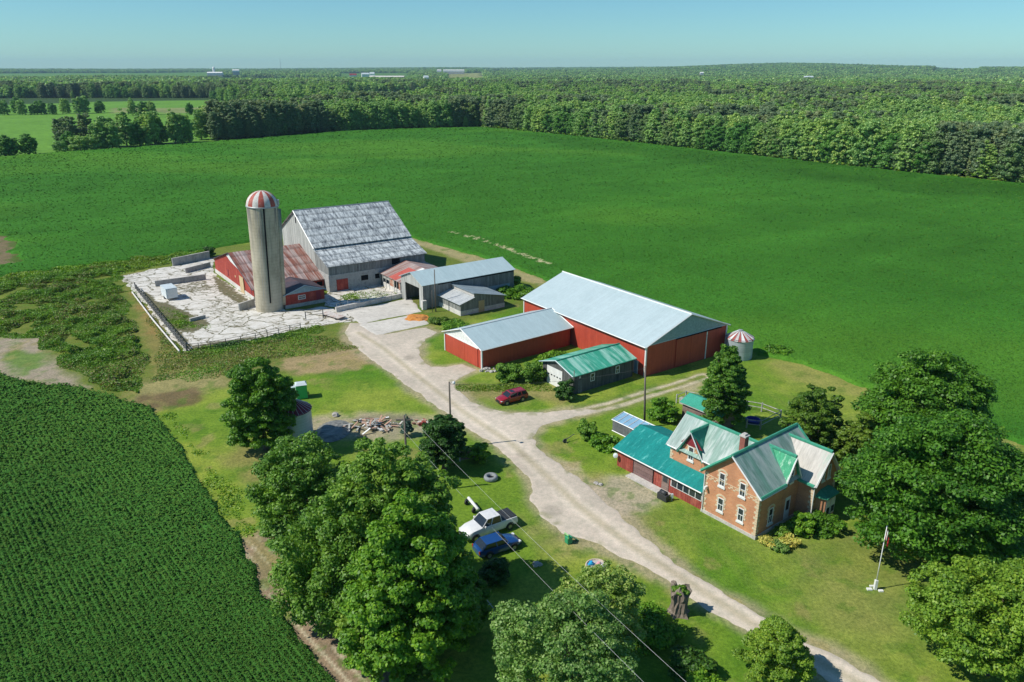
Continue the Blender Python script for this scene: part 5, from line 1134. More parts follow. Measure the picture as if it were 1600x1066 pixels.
c = gp(521, 674); X, Y = np.meshgrid(np.linspace(-2.4, 2.4, 50), np.linspace(-3.4, 3.4, 60)); rr = np.sqrt((X / 2.2) ** 2 + (Y / 3.1) ** 2); Z = .35 * sst(1.0, .6, rr) * (.7 + .6 * fbm(X, Y, 1.2, 3, 4)) + .25 * (fbm(X * 2, Y * .5, .8, 2, 8) - .5) * sst(1, .7, rr) + .03
V, F, us = gridmesh(X, Y, Z, rr < 1); o = npmesh('tarp_pit', V, F, M['tarp'], smooth=True); o.location = (c[0], c[1], .04); tag(o, 'dark crumpled tarp over a round pit beside the boards heap', 'tarp')
c = gp(650, 497); X, Y = np.meshgrid(np.linspace(-2.4, 2.4, 46), np.linspace(-2.6, 2.6, 46)); rr = np.sqrt((X / 2.2) ** 2 + (Y / 2.2) ** 2) + (fbm(X, Y, 1, 3, 2) - .5) * .6
Z = .3 * sst(1.0, .5, rr) * (.6 + .8 * fbm(X, Y, .5, 3, 4)); V, F, us = gridmesh(X, Y, Z, rr < 1.05); o = npmesh('wood_chip_heap', V, F, M['rustpatch']); o.location = (c[0], c[1], .05); tag(o, 'spread of rust-orange chips beside the concrete pads', 'wood chips', kind='stuff')
# short board screen and planter by the dark tree
t = thing('board_screen', 'short brown board screen beside the dark round tree', 'fence', (*gp(733, 718), 0), R(20)); MB().box(-1.2, 1.2, -.06, .06, .1, 1.3).build('panel', M['brown_wall'], t)
for x in (-1.15, 1.15): MB().box(x - .07, x + .07, -.1, .1, 0, 1.5).build('post', M['pale_wood'], t)
t = thing('bicycle_rack', 'tangle of thin metal frame in the deep shade of the grove', 'frame', (*gp(758, 962), 0), .5)
m = MB(); [m.tube([(x, -.6, 0), (x, -.6, 1.0), (x, .6, 1.0), (x, .6, 0)], .035, 5) for x in (-.5, 0, .5)]; m.tube([(-.6, 0, 1.0), (.6, 0, 1.0)], .035, 5); m.build('frame', M['galv_plain'], t)
c = gp(1078, 676); t = thing('stepping_slab', 'pale paving slab in the grass behind the teal roof', 'slab', at_house(12.5, 18.5), R(38)); MB().box(-1.6, 1.6, -1.0, 1.0, 0, .08).build('slab', M['conc_light'], t, bevel=.02)
t = thing('garden_cart', 'dark garden plough frame in the grass left of the house', 'cart', (*gp(888, 690), 0), .6)
m = MB(); m.tube([(-.9, 0, .2), (0, 0, .5), (1.0, .1, .7)], .05, 5).tube([(-.5, -.3, .1), (-.2, .2, .5)], .04, 5); m.build('frame', M['dark_wood'], t)
o = MB().lathe([(.05, -.05), (.28, -.05), (.28, .05), (.05, .05)], n=12).build('wheel', M['dark_wood'], t); o.location = (-.6, 0, .28); o.rotation_euler = (R(90), 0, 0)
# ---------------------------------------------------------------- foliage
def crown(rg, rx, ry, hz0, hz1, nclump, nleaf, leaf, shape='round', csize=.22, droop=0.0, fill=.12):
    """leaf clusters gathered in boughs through an uneven crown volume between heights hz0..hz1"""
    cz, rz = (hz0 + hz1) / 2, (hz1 - hz0) / 2
    d = rg.normal(size=(nclump * 3, 3)); d /= np.linalg.norm(d, axis=1, keepdims=True); d = d[d[:, 2] > -.75][:nclump]
    rad = (.42 + .58 * rg.random(len(d)) ** .45)
    rad *= .84 + .32 * (vnoise(d[:, 0] * 2.6 + 9, d[:, 1] * 2.6 + d[:, 2] * 2.1, int(rg.integers(99))))
    c = d * rad[:, None]
    if shape == 'cone':
        zz = c[:, 2]; k = np.clip(1 - (zz + 1) / 2, 0.05, 1) ** .75; ang = np.arctan2(d[:, 1], d[:, 0]); rr = k * (.55 + .45 * rg.random(len(d))); c = np.stack([np.cos(ang) * rr, np.sin(ang) * rr, zz], 1)
    elif shape == 'egg':
        k = 1.0 - .28 * c[:, 2]; c[:, 0] *= k; c[:, 1] *= k
    cw = np.stack([c[:, 0] * rx, c[:, 1] * ry, cz + c[:, 2] * rz], 1)
    cs = csize * (rx + ry) / 2 * (.65 + .7 * rg.random(len(cw)))
    if shape == 'cone': cs *= np.clip(1.1 - .45 * (c[:, 2] + 1), .25, 1)
    per = rg.multinomial(nleaf, (cs ** 2) / (cs ** 2).sum()); ci = np.repeat(np.arange(len(cw)), per); n = len(ci)
    ld_ = rg.normal(size=(n, 3)); ld_ /= np.linalg.norm(ld_, axis=1, keepdims=True); ld_[:, 2] = ld_[:, 2] * .9 + .15
    r = cs[ci] * (.45 + .6 * rg.random(n) ** .6)
    flat = np.array([1.15, 1.15, .62]); Pn = cw[ci] + ld_ * r[:, None] * flat; Pn[:, 2] -= droop * rg.random(n) * cs[ci]
    Nm = ld_ * .8 + rg.normal(size=(n, 3)) * .45 + np.array([0, 0, .55]); 
    nf = int(nleaf * fill)
    if nf:
        d2 = rg.normal(size=(nf, 3)); d2 /= np.linalg.norm(d2, axis=1, keepdims=True); q = d2 * (.25 + .5 * rg.random(nf))[:, None]
        if shape == 'cone': k = np.clip(1 - (q[:, 2] + 1) / 2, .05, 1); q[:, 0] *= k * 1.2; q[:, 1] *= k * 1.2
        P2 = np.stack([q[:, 0] * rx, q[:, 1] * ry, cz + q[:, 2] * rz], 1); Pn = np.concatenate([Pn, P2]); Nm = np.concatenate([Nm, rg.normal(size=(nf, 3)) + [0, 0, .5]])
    ok = Pn[:, 2] > .05
    V, F = leafquads(Pn[ok], Nm[ok], leaf, rg); return V, F, cw
def trunk_mb(rg, h, r, cw, nl=9, top=.75):
    m = MB(); lean = rg.normal(size=2) * .03 * h
    m.tube([(0, 0, -.2), (0, 0, .3), (lean[0] * .4, lean[1] * .4, h * .35), (lean[0], lean[1], h * top)], [r * 1.5, r * 1.05, r * .8, r * .25], 9)
    for i in rg.choice(len(cw), min(nl, len(cw)), replace=False):
        e = cw[i]; z0 = h * (.22 + .3 * rg.random()); s = np.array([lean[0] * .4, lean[1] * .4, z0]); mid = (s + e) / 2 + [0, 0, -.05 * h]
        m.tube([s, mid, e], [r * .5, r * .3, r * .08], 5)
    return m
def tree(px, h, rx, label, mat, seed, leaf=.34, n=14000, ncl=90, base=.16, shape='round', name='broadleaf_tree', cat='tree', loc=None, ry=None, r=.28, csize=.22, droop=0, group=None, fill=.12):
    p = loc or gp(*px); t = thing(name, label, cat, (p[0], p[1], 0), 0, group); rg = np.random.default_rng(seed)
    V, F, cw = crown(rg, rx, ry or rx, h * base, h, int(ncl * 2.3), int(n * 2.5), leaf * .56, shape, csize * .62, droop, fill)
    npmesh('crown', V, F, M[mat], t); trunk_mb(rg, h, r, cw).build('trunk', M['bark'], t, smooth=True); return t
tree((405, 712), 12.0, 4.2, 'dark round maple beside the half hidden grain bin', 'leaf', 1, .34, 20000, 130, -.02, loc=(-30.2, 83.5))
tree(0, 12.3, 4.5, 'leftmost tall tree of the grove above the field edge', 'leaf_mid', 2, .30, 17000, 110, .08, loc=(-19.6, 62.5))
tree(0, 15.3, 5.6, 'broad loose-crowned ash in the middle of the grove', 'leaf_mid', 3, .30, 26000, 150, .1, loc=(-10.2, 54.6), ry=4.3, csize=.17, fill=.1)
tree(0, 12.0, 5.0, 'drooping green tree at the lower left of the grove', 'leaf_mid', 4, .28, 24000, 130, -.04, loc=(-14.2, 52.5), ry=4.2, droop=1.2)
tree(0, 14.0, 4.9, 'bright yellow-green maple nearest the camera in the grove', 'leaf_bright', 5, .32, 34000, 170, -.06, 'egg', loc=(-7.7, 48.4), csize=.2)
tree(0, 6.9, 2.7, 'dark dense round tree beside the drive above the tyre', 'leaf_dark', 6, .26, 14000, 90, .04, loc=(-7.9, 78.5))
tree(0, 6.5, 3.0, 'low leafy tree filling the gap between drooping and bright grove trees', 'leaf_mid', 17, .28, 9000, 60, -.05, loc=(-10.8, 48.8))
tree(0, 5.5, 2.2, 'small dark tree behind the grove under the bright maple', 'leaf', 16, .3, 8000, 60, .05, loc=(-4.0, 51.0))
tree(0, 15.0, 6.8, 'farther and upper of the two great dark maples by the house', 'leaf', 7, .36, 30000, 170, .08, loc=(46.0, 77.0), ry=6.0)
tree(0, 14.8, 8.0, 'nearer and bigger of the two great dark maples beside the flagpole', 'leaf', 8, .34, 42000, 210, .05, loc=(39.6, 61.6), ry=6.6)
tree(0, 11.2, 3.2, 'slim yellowish tree just behind the right end of the farmhouse', 'leaf_yel', 9, .3, 12000, 90, .05, loc=(34.0, 77.0), csize=.2)
tree(0, 9.0, 2.6, 'smaller yellowish tree next to the great maples behind the house', 'leaf_yel', 10, .3, 9000, 60, .05, loc=(37.6, 74.0))
tree(0, 9.6, 5.6, 'full green tree filling the bottom right corner', 'leaf_mid', 11, .26, 30000, 150, .04, loc=(36.6, 46.8), csize=.18)
tree(0, 8.5, 3.5, 'silvery loose tree beside the stump and the wires', 'leaf_silver', 12, .24, 10000, 100, .1, loc=(6.4, 48.0), csize=.18, fill=.06)
tree(0, 9.6, 4.9, 'silvery leaved tree at the bottom edge right of the shade', 'leaf_silver', 13, .24, 15000, 120, .1, loc=(3.6, 42.8), csize=.17, fill=.06)
tree(0, 4.9, 2.4, 'feathery light green shrub tree at the bottom edge of the drive', 'leaf_mid', 14, .2, 12000, 80, .03, 'egg', loc=(20.0, 46.2))
tree(0, 11.4, 2.8, 'tall dense cedar behind the farmhouse', 'leaf_cedar', 15, .28, 20000, 150, .02, 'egg', 'cedar_tree', loc=(26.9, 88.5), csize=.24)
def bush(px, h, r, label, mat, seed, leaf=.2, n=3500, ncl=26, ry=None, name='shrub', cat='shrub', loc=None):
    p = loc or gp(*px); t = thing(name, label, cat, (p[0], p[1], 0)); rg = np.random.default_rng(seed); V, F, cw = crown(rg, r, ry or r, -h * .15, h, ncl, n, leaf, 'round', .3)
    npmesh('foliage', V, F, M[mat], t); m = MB(); [m.tube([(0, 0, 0), tuple(cw[i])], [.06, .02], 4) for i in range(min(5, len(cw)))]; m.build('stem', M['bark'], t); return t
bush((1034, 655), 3.0, 1.75, 'round bright green shrub on the lawn right of the tall pole', 'leaf_bright', 21, .2, 5000)
bush((918, 684), 2.2, 1.2, 'small round shrub in grass left of the cold frame', 'leaf_mid', 22)
bush((944, 698), 1.2, 1.6, 'low bright weeds beside the cold frame', 'leaf_bright', 23)
bush((797, 592), 2.9, 1.75, 'left of two round shrubs between red shed and garage', 'leaf_mid', 24, .2, 5000)
bush((832, 596), 3.0, 1.6, 'right of two round shrubs against the green-roofed garage', 'leaf_mid', 25, .2, 5000)
bush((866, 568), 1.6, 3.0, 'tall bright weeds behind the green-roofed garage', 'leaf_bright', 26, .2, 5000, ry=1.6)
bush((882, 624), 3.3, 1.15, 'dark climbing bush covering the near corner of the garage', 'leaf_dark', 27, .2, 4500)
bush((750, 722), 2.4, 1.1, 'small bright shrub beside the board screen', 'leaf_bright', 28)
bush((1252, 832), 2.1, 1.15, 'bushy green shrub against the shaded house wall', 'leaf_bright', 29, .16, 4500)
bush((1222, 838), 1.2, .7, 'little bluish shrub by the front step of the house', 'leaf_mid', 30, .15, 2000)
bush((1290, 828), 1.5, 1.5, 'dark green shrub below the bay window', 'leaf', 31, .16, 4500)
bush((1230, 852), .9, .95, 'clump of yellow flowers in the front bed', 'yellow_flower', 32, .13, 2200)
bush((1200, 850), .55, .9, 'low pale yellow plants at the house corner', 'yellow_flower', 33, .12, 1500)
bush((1215, 858), .7, .9, 'grey-green perennials in front of the flower bed', 'leaf_silver', 34, .12, 2000)
bush((1078, 1052), 1.7, 1.7, 'dark spreading juniper at the bottom edge', 'leaf_dark', 35, .16, 5500, ry=1.3)
bush((1100, 1072), 1.3, 1.3, 'bright green bush below the dark juniper', 'leaf_bright', 36, .16, 3500)
bush((1018, 990), 1.6, 2.2, 'green weedy shrub at the foot of the hollow stump', 'leaf_bright', 37, .16, 4500)
bush((776, 905), 2.0, 1.2, 'dark round shrub in the grove shade', 'leaf_dark', 38, .18, 3500)
bush((328, 402), 3.0, 1.4, 'dark scraggy sapling at the back corner of the red barn', 'leaf_dark', 39, .25, 1800)
bush((806, 462), 2.0, 3.2, 'mass of tall weeds at the end of the long drive shed', 'leaf_bright', 40, .25, 6000, ry=2.6)
bush((797, 448), 2.4, 2.2, 'darker weeds by the blue panel of the drive shed', 'leaf_mid', 41, .25, 4000)
bush((1215, 553), 1.0, 2.2, 'weeds between the grain bin and the crop', 'leaf_bright', 42, .22, 3000)
bush((1060, 925), .6, .6, 'greenery sprouting from the hollow stump', 'leaf_mid', 43, .14, 1200).location = (*gp(1060, 957), 2.1)
for o in (bush((690, 506), 1.0, 2.6, 'weeds along the front of the pig shed', 'leaf_yel', 44, .2, 3500, ry=1.0), bush((712, 512), .9, 2.2, 'green weeds beside the chip heap', 'leaf_bright', 45, .2, 3000)): pass
bush((1500, 860), 3.0, 3.5, 'shaded undergrowth beneath the biggest maple', 'leaf_dark', 46, .3, 5000, loc=(46, 62))
bush((1285, 700), 3.2, 2.8, 'yellow-green hedge shrubs behind the house wing', 'leaf_yel', 47, .24, 7000, loc=(36.5, 79.5))
# spruce
p = gp(637, 682); t = thing('spruce_tree', 'tiny blue spruce beside the brick pile', 'tree', (p[0], p[1], 0)); rg = np.random.default_rng(50)
V, F, cw = crown(rg, .95, .95, .1, 2.9, 60, 3500, .16, 'cone', .3); npmesh('crown', V, F, M['leaf_blue'], t); MB().tube([(0, 0, 0), (0, 0, 2.6)], [.07, .02], 6).build('trunk', M['bark'], t)
# weeds left of the yard
def weeds(name, px, n, hmin, hmax, mats, label, seed, leaf=.3, mound=1.6, thr=.0):
    P_ = gps(px); rg = np.random.default_rng(seed); x0, y0 = P_.min(0); x1, y1 = P_.max(0); out = []
    X = rg.uniform(x0, x1, n * 4); Y = rg.uniform(y0, y1, n * 4); s = sdist(X, Y, P_) + (fbm(X, Y, 3, 2, 4) - .5) * 3
    H = (hmin + (hmax - hmin) * sst(.35, .65, fbm(X, Y, mound * 2, 3, seed))) * sst(0, 2.0, s); k = (s > 0) & (fbm(X, Y, 4, 2, seed + 3) > thr); X, Y, H = X[k][:n], Y[k][:n], H[k][:n]
    Zz = H * (.55 + .45 * rg.random(len(X))); sel = fbm(X, Y, 6, 2, seed + 1) + .1 * rg.normal(size=len(X))
    q = np.quantile(sel, np.linspace(0, 1, len(mats) + 1)[1:-1]); mi = np.searchsorted(q, sel)
    V, F = leafquads(np.stack([X, Y, Zz], 1), rg.normal(size=(len(X), 3)) * .5 + [0, 0, .9], leaf, rg); o = npmesh(name, V, F, [M[a] for a in mats], midx=mi); return tag(o, label, 'weeds', kind='stuff')
weeds('tall_weeds', [(-80, 445), (60, 430), (180, 415), (190, 436), (200, 480), (222, 520), (235, 570), (215, 615), (170, 610), (125, 585), (75, 550), (60, 528), (-80, 530)], 130000, .05, 1.0, ['leaf_mid', 'leaf_bright', 'leaf_yel', 'leaf_mid', 'leaf_straw', 'leaf_mid'], 'dense green weeds between the left field and the board fence', 60, .2, thr=.36)
weeds('rough_grass', [(195, 436), (290, 549), (330, 548), (480, 520), (560, 545), (450, 560), (340, 590), (230, 600), (245, 560), (225, 480)], 30000, .02, .35, ['leaf_yel', 'leaf_straw', 'leaf_yel', 'leaf_bright'], 'yellowing rough grass outside the cracked yard', 61, .17)
weeds('field_margin', [(-50, 436), (180, 408), (330, 386), (330, 396), (270, 412), (190, 428), (-50, 450)], 16000, .1, .7, ['leaf_yel', 'leaf_mid', 'leaf_bright'], 'ragged weed margin along the near edge of the big field', 62, .3)
weeds('yard_weeds', [(238, 480), (262, 476), (305, 500), (330, 512), (290, 520), (262, 508)], 3500, .03, .3, ['leaf_yel', 'leaf_bright'], 'weeds growing through the left of the cracked yard', 63, .2)
weeds('court_weeds', [(520, 463), (585, 452), (620, 462), (600, 468), (540, 470)], 2500, .02, .3, ['leaf_yel', 'leaf_mid'], 'weeds in the court in front of the bank barn', 64, .2)
weeds('fence_weeds', [(292, 548), (400, 528), (500, 508), (520, 516), (400, 542), (300, 560)], 7000, .05, .45, ['leaf_yel', 'leaf_mid', 'leaf_dark'], 'weeds at the foot of the pipe fence', 65, .22)
weeds('grove_edge_weeds', [(400, 780), (430, 840), (500, 930), (640, 1066), (700, 1066), (560, 900), (450, 800)], 9000, .05, .7, ['leaf_bright', 'leaf_yel', 'leaf_mid'], 'weedy strip between the grove and the left field', 66, .2)
weeds('lawn_edge_weeds', [(255, 650), (285, 690), (330, 760), (385, 840), (400, 830), (345, 740), (300, 680), (270, 645)], 5000, .03, .35, ['leaf_bright', 'leaf_mid'], 'long grass along the edge of the left field', 67, .18)
weeds('garage_weeds', [(700, 600), (760, 600), (850, 598), (870, 612), (800, 612), (720, 612)], 2500, .02, .2, ['leaf_yel', 'leaf_yel'], 'dry tufts around the red wagon', 68, .18)
weeds('hedge_verge', [(750, 199), (900, 213), (1100, 235), (1400, 268), (1700, 298), (1700, 292), (1400, 262), (1100, 230), (900, 209), (750, 196)], 9000, .5, 2.4, ['leaf_yel', 'leaf_bright'], 'pale scrubby verge between big field and woods', 69, .9)

# ---------------------------------------------------------------- background trees
def proto(seed, h, rx, base, mat, n, ncl, leaf, shape='round', csize=.26):
    rg = np.random.default_rng(seed); V, F, cw = crown(rg, rx, rx, h * (base - .12), h, ncl, n, leaf, shape, csize, 0, .15)
    c = npmesh('crown', V, F, M[mat]); tr = trunk_mb(rg, h, .3, cw, 5).build('trunk', M['bark']); me = (c.data, tr.data); bpy.data.objects.remove(c); bpy.data.objects.remove(tr); return me
PR = [proto(101, 17, 5.4, .0, 'wood_leaf', 9000, 170, .46, csize=.17), proto(102, 18, 4.8, .02, 'wood_leaf', 8500, 170, .46, 'egg', .17), proto(103, 15, 5.6, .0, 'wood_yel', 8500, 170, .46, csize=.17), proto(104, 19, 4.4, .05, 'wood_grey', 9000, 170, .46, csize=.17),
      proto(105, 13, 5.0, .0, 'wood_dark', 8000, 170, .46, csize=.17), proto(106, 9, 4.4, .0, 'wood_leaf', 3000, 40, .5), proto(107, 13, 5.0, .0, 'leaf_bright', 8000, 170, .46, csize=.17)]
def bgtree(x, y, s, k, label, group):
    c, tr = PR[k]; t = thing('woodland_tree', label, 'tree', (x, y, float(terrain_z(np.array([x]), np.array([y]))[0]) - .3), random.uniform(0, 6.28), group); t.scale = (s * random.uniform(.9, 1.15), s * random.uniform(.9, 1.15), s)
    for nm, me in (('crown', c), ('trunk', tr)):
        o = bpy.data.objects.new(nm, me); link(o); o.parent = t
    return t
cnt = 0
KN = ['mid green', 'tall mid green', 'pale green', 'greyish green', 'dark green', 'low green', 'bright yellow-green']
def ordn(n):
    a = ['first', 'second', 'third', 'fourth', 'fifth', 'sixth', 'seventh', 'eighth', 'ninth', 'tenth', 'eleventh', 'twelfth']
    return a[n] if n < 12 else str(n + 1) + {1: 'st', 2: 'nd', 3: 'rd'}.get((n + 1) % 10 if (n + 1) not in (11, 12, 13) else 0, 'th')
def row(px, step, depth, kinds, smin, smax, label, group, gap=0):
    global cnt
    P_ = [np.array(gp(*p)) for p in px]; Q = []
    for a, b in zip(P_, P_[1:]):
        L = np.linalg.norm(b - a); n = max(1, int(L / step)); nrm = np.array([-(b - a)[1], (b - a)[0]]) / L
        if nrm[1] < 0: nrm = -nrm
        for i in range(n):
            q = a + (b - a) * (i + random.random() * .7) / n + nrm * random.uniform(.0, depth); Q.append(q)
    Q.sort(key=lambda q: q[0] / q[1])
    for i, q in enumerate(Q):
        k = random.choice(kinds); bgtree(q[0], q[1], random.uniform(smin, smax), k, KN[k] + ' ' + label.replace('#', ordn(i)), group); cnt += 1
row([(332, 219), (420, 211), (520, 203), (640, 198), (752, 196)], 9.0, 14, [0, 1, 0, 4], .85, 1.25, 'tree, # from left in the far left hedgerow', 'hedgerow trees at the far left edge of the big field')
row([(760, 196), (900, 209), (1010, 221), (1100, 231), (1215, 243)], 8.0, 10, [0, 1, 2, 5, 3], .65, 1.25, 'tree, # from left along the right-hand wood edge', 'edge trees of the right-hand wood')
row([(1215, 243), (1300, 252), (1400, 262)], 6.5, 6, [2, 5, 5], .55, .8, 'tree, # from left in the even low stretch of the wood edge', 'low yellowish trees of the wood edge')
row([(1450, 267), (1520, 274), (1600, 283), (1720, 296)], 8, 10, [1, 2, 3], .8, 1.15, 'tree, # from left at the right end of the wood edge', 'edge trees at the right end')
row([(198, 229), (240, 227), (304, 222)], 4.2, 16, [0, 4, 1], .95, 1.2, 'tree, # from left in the lone clump beyond the field edge', 'clump of trees at the left edge of the big field')
row([(-30, 247), (45, 243), (70, 241)], 7, 8, [4, 4], .7, .95, 'bushy tree, # from left at the outer end of the hedge', 'low hedge trees at far left')
row([(95, 238), (190, 231)], 5.5, 10, [5, 0, 4], .7, 1.0, 'bushy tree, # from left just left of the lone clump', 'low hedge trees beside the clump')
bgtree(*gp(1442, 270), 1.12, 4, 'big dark rounded tree standing out of the wood edge', None); cnt += 1
for q, k, s, lb in (((208, 180), 1, .9, 'slim tree left of three in the pale far meadow'), ((225, 179), 4, 1.0, 'dark tree in the middle of the pale far meadow'), ((238, 179), 0, .8, 'round tree right of the dark meadow tree'), ((297, 179), 4, .9, 'lone round dark tree in the pale far meadow'), ((28, 176), 4, 1.2, 'dark tree at the left edge of the far meadow')): bgtree(*gp(*q), s, k, lb, None); cnt += 1
# bright yellow-green stand inside the wood
row([(1170, 215), (1240, 214), (1310, 226)], 7, 14, [6, 6], .8, 1.05, 'tree, # from left in the bright stand inside the wood', 'bright stand inside the wood')
row([(752, 193), (900, 205), (1010, 216), (1100, 226), (1190, 235)], 8.5, 12, [0, 1, 3, 2], .7, 1.3, 'tree, # from left in the second rank behind the wood edge', 'second row of the right-hand wood')
row([(340, 214), (520, 199), (745, 192)], 11, 14, [0, 1, 3], .9, 1.2, 'tree, # from left in the rank behind the far left hedgerow', 'trees behind the far left hedgerow')
row([(1330, 248), (1420, 254), (1520, 264), (1720, 284)], 7.5, 12, [0, 1, 2, 3], .85, 1.15, 'tree, # from left in the second rank at the right end', 'second row at the right end')
row([(0, 180), (60, 179), (165, 177)], 9, 16, [4, 0, 4], .8, 1.1, 'tree, # from left in the dark row across the pale far meadow', 'row across the far meadow')
row([(85, 234), (130, 232), (186, 229)], 7, 14, [3, 3, 0], .9, 1.15, 'tree, # from left in the pale group left of the lone clump', 'pale group left of the lone clump')
row([(345, 203), (400, 199), (470, 193)], 15, 26, [3, 0, 1], .8, 1.1, 'tree, # from left among the loose trees behind the hedgerow', 'loose trees behind the hedgerow')
print('background trees', cnt)
# everything deeper: one mass of woodland, points instanced with the same crowns
def woodland(name, n, r0, r1, minpx, label, seed, smin, smax, objs, a0=-.80, a1=.80, dens=None):
    rg = np.random.default_rng(seed); r = np.sqrt(rg.uniform(r0 * r0, r1 * r1, n)) if dens is None else r0 * (r1 / r0) ** (rg.random(n) ** dens); a = rg.uniform(a0, a1, n); X, Y = r * np.sin(a), r * np.cos(a)
    px, py = proj(X, Y, 0 * X); keep = sdist(X, Y, pf) < -6
    keep &= Y > 200
    # no wood on the near side of the big field or on the open ground left and right of the farm
    fy = np.interp(px, [-400, 0, 190, 330, 520, 750, 900, 1100, 1400, 1600, 2100], [280, 246, 232, 222, 206, 199, 213, 235, 268, 288, 340]); keep &= py < fy - 1
    for i, poly in enumerate(FARF): keep &= sdist(px, py, np.array(poly, float)) < 0
    # open fields seen through the clearing between hedgerow and the far belt
    keep &= ~((px < 330) & (py > 153)); keep &= ~((px < 520) & (py > 160) & (py < 205) & (fbm(X, Y, 60, 2, 4) < .38))
    keep &= ~((r > 2600) & (fbm(X, Y, 700, 2, 14) > .60) & (px < 900))
    X, Y, r = X[keep], Y[keep], r[keep]; Z = terrain_z(X, Y) - .4
    me = bpy.data.meshes.new(name); me.vertices.add(len(X)); me.vertices.foreach_set('co', np.stack([X, Y, Z], 1).astype(np.float32).ravel())
    a_ = me.attributes.new('sc', 'FLOAT', 'POINT'); hv = fbm(X, Y, 120, 2, 8); a_.data.foreach_set('value', (rg.uniform(smin, smax, len(X)) * (.8 + .4 * hv)).astype(np.float32))
    kk = np.clip((fbm(X, Y, 70, 3, 33) * 3.0 - 1.05 + rg.normal(size=len(X)) * .2) * len(objs), 0, len(objs) - 1).astype(np.int32)
    b_ = me.attributes.new('kind_i', 'INT', 'POINT'); b_.data.foreach_set('value', kk)
    c_ = me.attributes.new('rz', 'FLOAT', 'POINT'); c_.data.foreach_set('value', rg.uniform(0, 6.28, len(X)).astype(np.float32))
    o = link(bpy.data.objects.new(name, me)); tag(o, label, 'woodland', kind='stuff')
    ng = bpy.data.node_groups.new(name, 'GeometryNodeTree'); ng.interface.new_socket('Geometry', in_out='INPUT', socket_type='NodeSocketGeometry'); ng.interface.new_socket('Geometry', in_out='OUTPUT', socket_type='NodeSocketGeometry')
    gi, go = ng.nodes.new('NodeGroupInput'), ng.nodes.new('NodeGroupOutput'); ip = ng.nodes.new('GeometryNodeInstanceOnPoints'); g2i = ng.nodes.new('GeometryNodeGeometryToInstance')
    for ob in reversed(objs):
        oi = ng.nodes.new('GeometryNodeObjectInfo'); oi.inputs[0].default_value = ob; oi.transform_space = 'ORIGINAL'; ng.links.new(oi.outputs['Geometry'], g2i.inputs[0])
    def at(nm, ty):
        n_ = ng.nodes.new('GeometryNodeInputNamedAttribute'); n_.data_type = ty; n_.inputs[0].default_value = nm; return n_.outputs[0]
    ng.links.new(gi.outputs[0], ip.inputs['Points']); ng.links.new(g2i.outputs[0], ip.inputs['Instance']); ip.inputs['Pick Instance'].default_value = True
    ng.links.new(at('kind_i', 'INT'), ip.inputs['Instance Index']); cb = ng.nodes.new('ShaderNodeCombineXYZ'); ng.links.new(at('rz', 'FLOAT'), cb.inputs[2])
    er = ng.nodes.new('FunctionNodeEulerToRotation'); ng.links.new(cb.outputs[0], er.inputs[0]); ng.links.new(er.outputs[0], ip.inputs['Rotation']); ng.links.new(at('sc', 'FLOAT'), ip.inputs['Scale'])
    ng.links.new(ip.outputs[0], go.inputs[0]); md = o.modifiers.new('scatter', 'NODES'); md.node_group = ng; print(name, len(X)); return o
def crown_of(k):
    for o in bpy.data.objects:
        if o.type == 'MESH' and o.data == PR[k][0]: return o
woodland('woodland', 85000, 300, 1700, 0, 'mixed green woodland filling the land beyond the big field', 70, .45, 1.3, [crown_of(4), crown_of(0), crown_of(1), crown_of(2), crown_of(3)], -.76, .76, .8)
# far belt: larger, simpler crowns of real trees on the rising land
FPR = [proto(111, 17, 8, .0, 'wood_leaf', 260, 14, 3.2, csize=.4), proto(112, 16, 9, .0, 'wood_leaf', 260, 14, 3.2, csize=.4), proto(113, 15, 8, .0, 'wood_yel', 260, 14, 3.0, csize=.4)]
fo_ = []
PR += FPR
for i, (x, y) in enumerate(((-300, 1750), (220, 1720), (700, 1700))): bgtree(x, y, 1.0, 7 + i, ['big far tree in the belt at left of the meadows', 'big far tree in the middle of the distant wood', 'big pale far tree in the right part of the distant wood'][i], None)
woodland('distant_woodland', 100000, 1500, 10500, 0, 'distant woodland belts rising to the horizon', 71, .75, 1.2, [crown_of(7), crown_of(8), crown_of(9)], -.74, .74, .75)

# ---------------------------------------------------------------- far buildings
def farbuild(px, py, dist, L, W, h, rz, label, rot=0.0, roof='white', wall='white', name='farm_building', cat='building'):
    x = (px - 800) / FOC * (dist * CP); z = float(terrain_z(np.array([x]), np.array([dist]))[0]); need = CAM_H - dist * (py - HOR) / (FOC / CP ** 2) * 1.0
    z = max(z, need); t = thing(name, label, cat, (x, dist, z), rot)
    MB().box(-L / 2, L / 2, -W / 2, W / 2, -12, 0).build('foundation', M['stone'], t)
    gable_profile(-L / 2, L / 2, -W / 2, W / 2, h, rz, 'x').build('wall', M[wall], t); gable_roof(-L / 2, L / 2, -W / 2, W / 2, h, rz, 'x', .8, .5, .3).build('roof', M[roof], t); return t
farbuild(335, 117, 3300, 60, 18, 7, 11, 'low white farm building beside the distant pale silo', .1, 'white', 'white')
t = thing('distant_silo', 'pale distant silo above the far left woods', 'silo', (-1225, 3320, 20)); MB().lathe([(5, -15), (5, 26)], n=16).build('shaft', M['white'], t); MB().lathe([(5, 26), (3.5, 29), (.1, 31)], n=16).build('dome', M['white'], t)
farbuild(368, 113, 3800, 30, 14, 8, 12, 'small white barn right of the distant silo', .2)
farbuild(551, 123, 2600, 22, 14, 11, 15, 'tallish white house at the left of the distant village', .1, 'maroon')
farbuild(570, 121, 2700, 24, 14, 10, 14, 'white house with grey roof in the distant village', .3, 'pale_plastic')
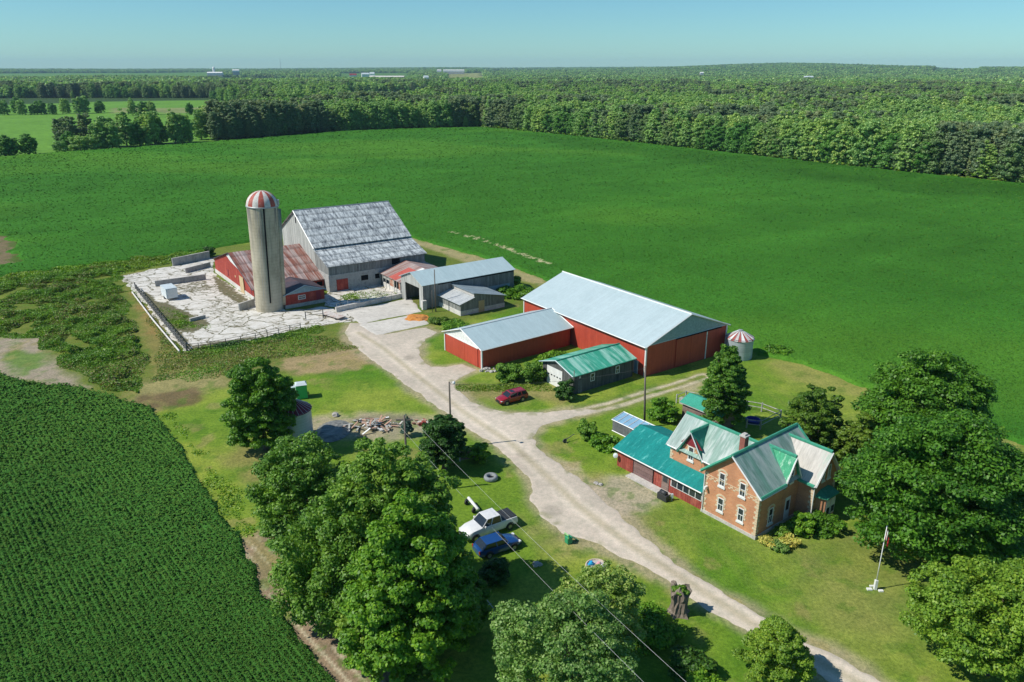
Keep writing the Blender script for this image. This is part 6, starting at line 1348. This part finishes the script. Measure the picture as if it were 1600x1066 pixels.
farbuild(581, 120, 2800, 16, 12, 10, 14, 'narrow white house at the right of the distant village houses', .0, 'pale_plastic')
farbuild(604, 123, 2500, 108, 22, 5, 8, 'long low cream-coloured building in front of the distant village', -.03, 'found', 'tan_wood')
farbuild(665, 126, 2100, 12, 9, 8, 12, 'small white gabled house standing alone at mid distance', .4, 'pale_plastic')
farbuild(709, 112.5, 4600, 120, 30, 8, 12, 'very long white distant building right of centre', .02)
farbuild(686, 112.5, 4600, 24, 16, 8, 12, 'short white distant shed left of the very long building', .0)
farbuild(1113, 153, 1150, 9, 7, 5, 8, 'white house roof peeking from the right-hand woods', .5, 'white', 'white')
farbuild(1265, 124, 2400, 26, 12, 6, 9, 'grey-blue roofed building in the far right woods', .1, 'pale_plastic')
farbuild(1282, 125, 2350, 14, 8, 5, 7, 'small tan building beside the grey-blue roofed one', .1, 'tan_wood', 'white')
farbuild(1097, 116, 3300, 14, 8, 5, 8, 'small distant white shed left of the far right hill', .0)
t = thing('radio_mast', 'thin radio mast on the left horizon', 'mast', (-1500, 5250, 30)); m = MB(); m.tube([(0, 0, 0), (0, 0, 75)], [1.2, .8], 5); m.build('mast', M['galv_plain'], t)
t = thing('water_tower', 'tiny white domed tanks on the right horizon', 'tank', (3300, 5000, 44))
for dx in (-9, 9): MB().lathe([(6, -20), (6, 14), (4, 18), (.1, 20)], dx, 0, n=14).build('tank', M['white'], t)

# ---------------------------------------------------------------- air
hz = MB().box(-12500, 12500, -400, 12800, -60, 175).build('haze', None); hz.data.materials.clear()
hm = bpy.data.materials.new('haze'); hm.use_nodes = True; nt = hm.node_tree; nt.nodes.remove(nt.nodes['Principled BSDF']); pv = nt.nodes.new('ShaderNodeVolumePrincipled')
pv.inputs['Color'].default_value = (.50, .78, 1.0, 1); pv.inputs['Density'].default_value = 5.2e-5; pv.inputs['Anisotropy'].default_value = 0.0
nt.links.new(pv.outputs[0], nt.nodes['Material Output'].inputs['Volume']); hz.data.materials.append(hm); tag(hz, 'thin bluish summer haze over the distant land', 'haze', kind='stuff')
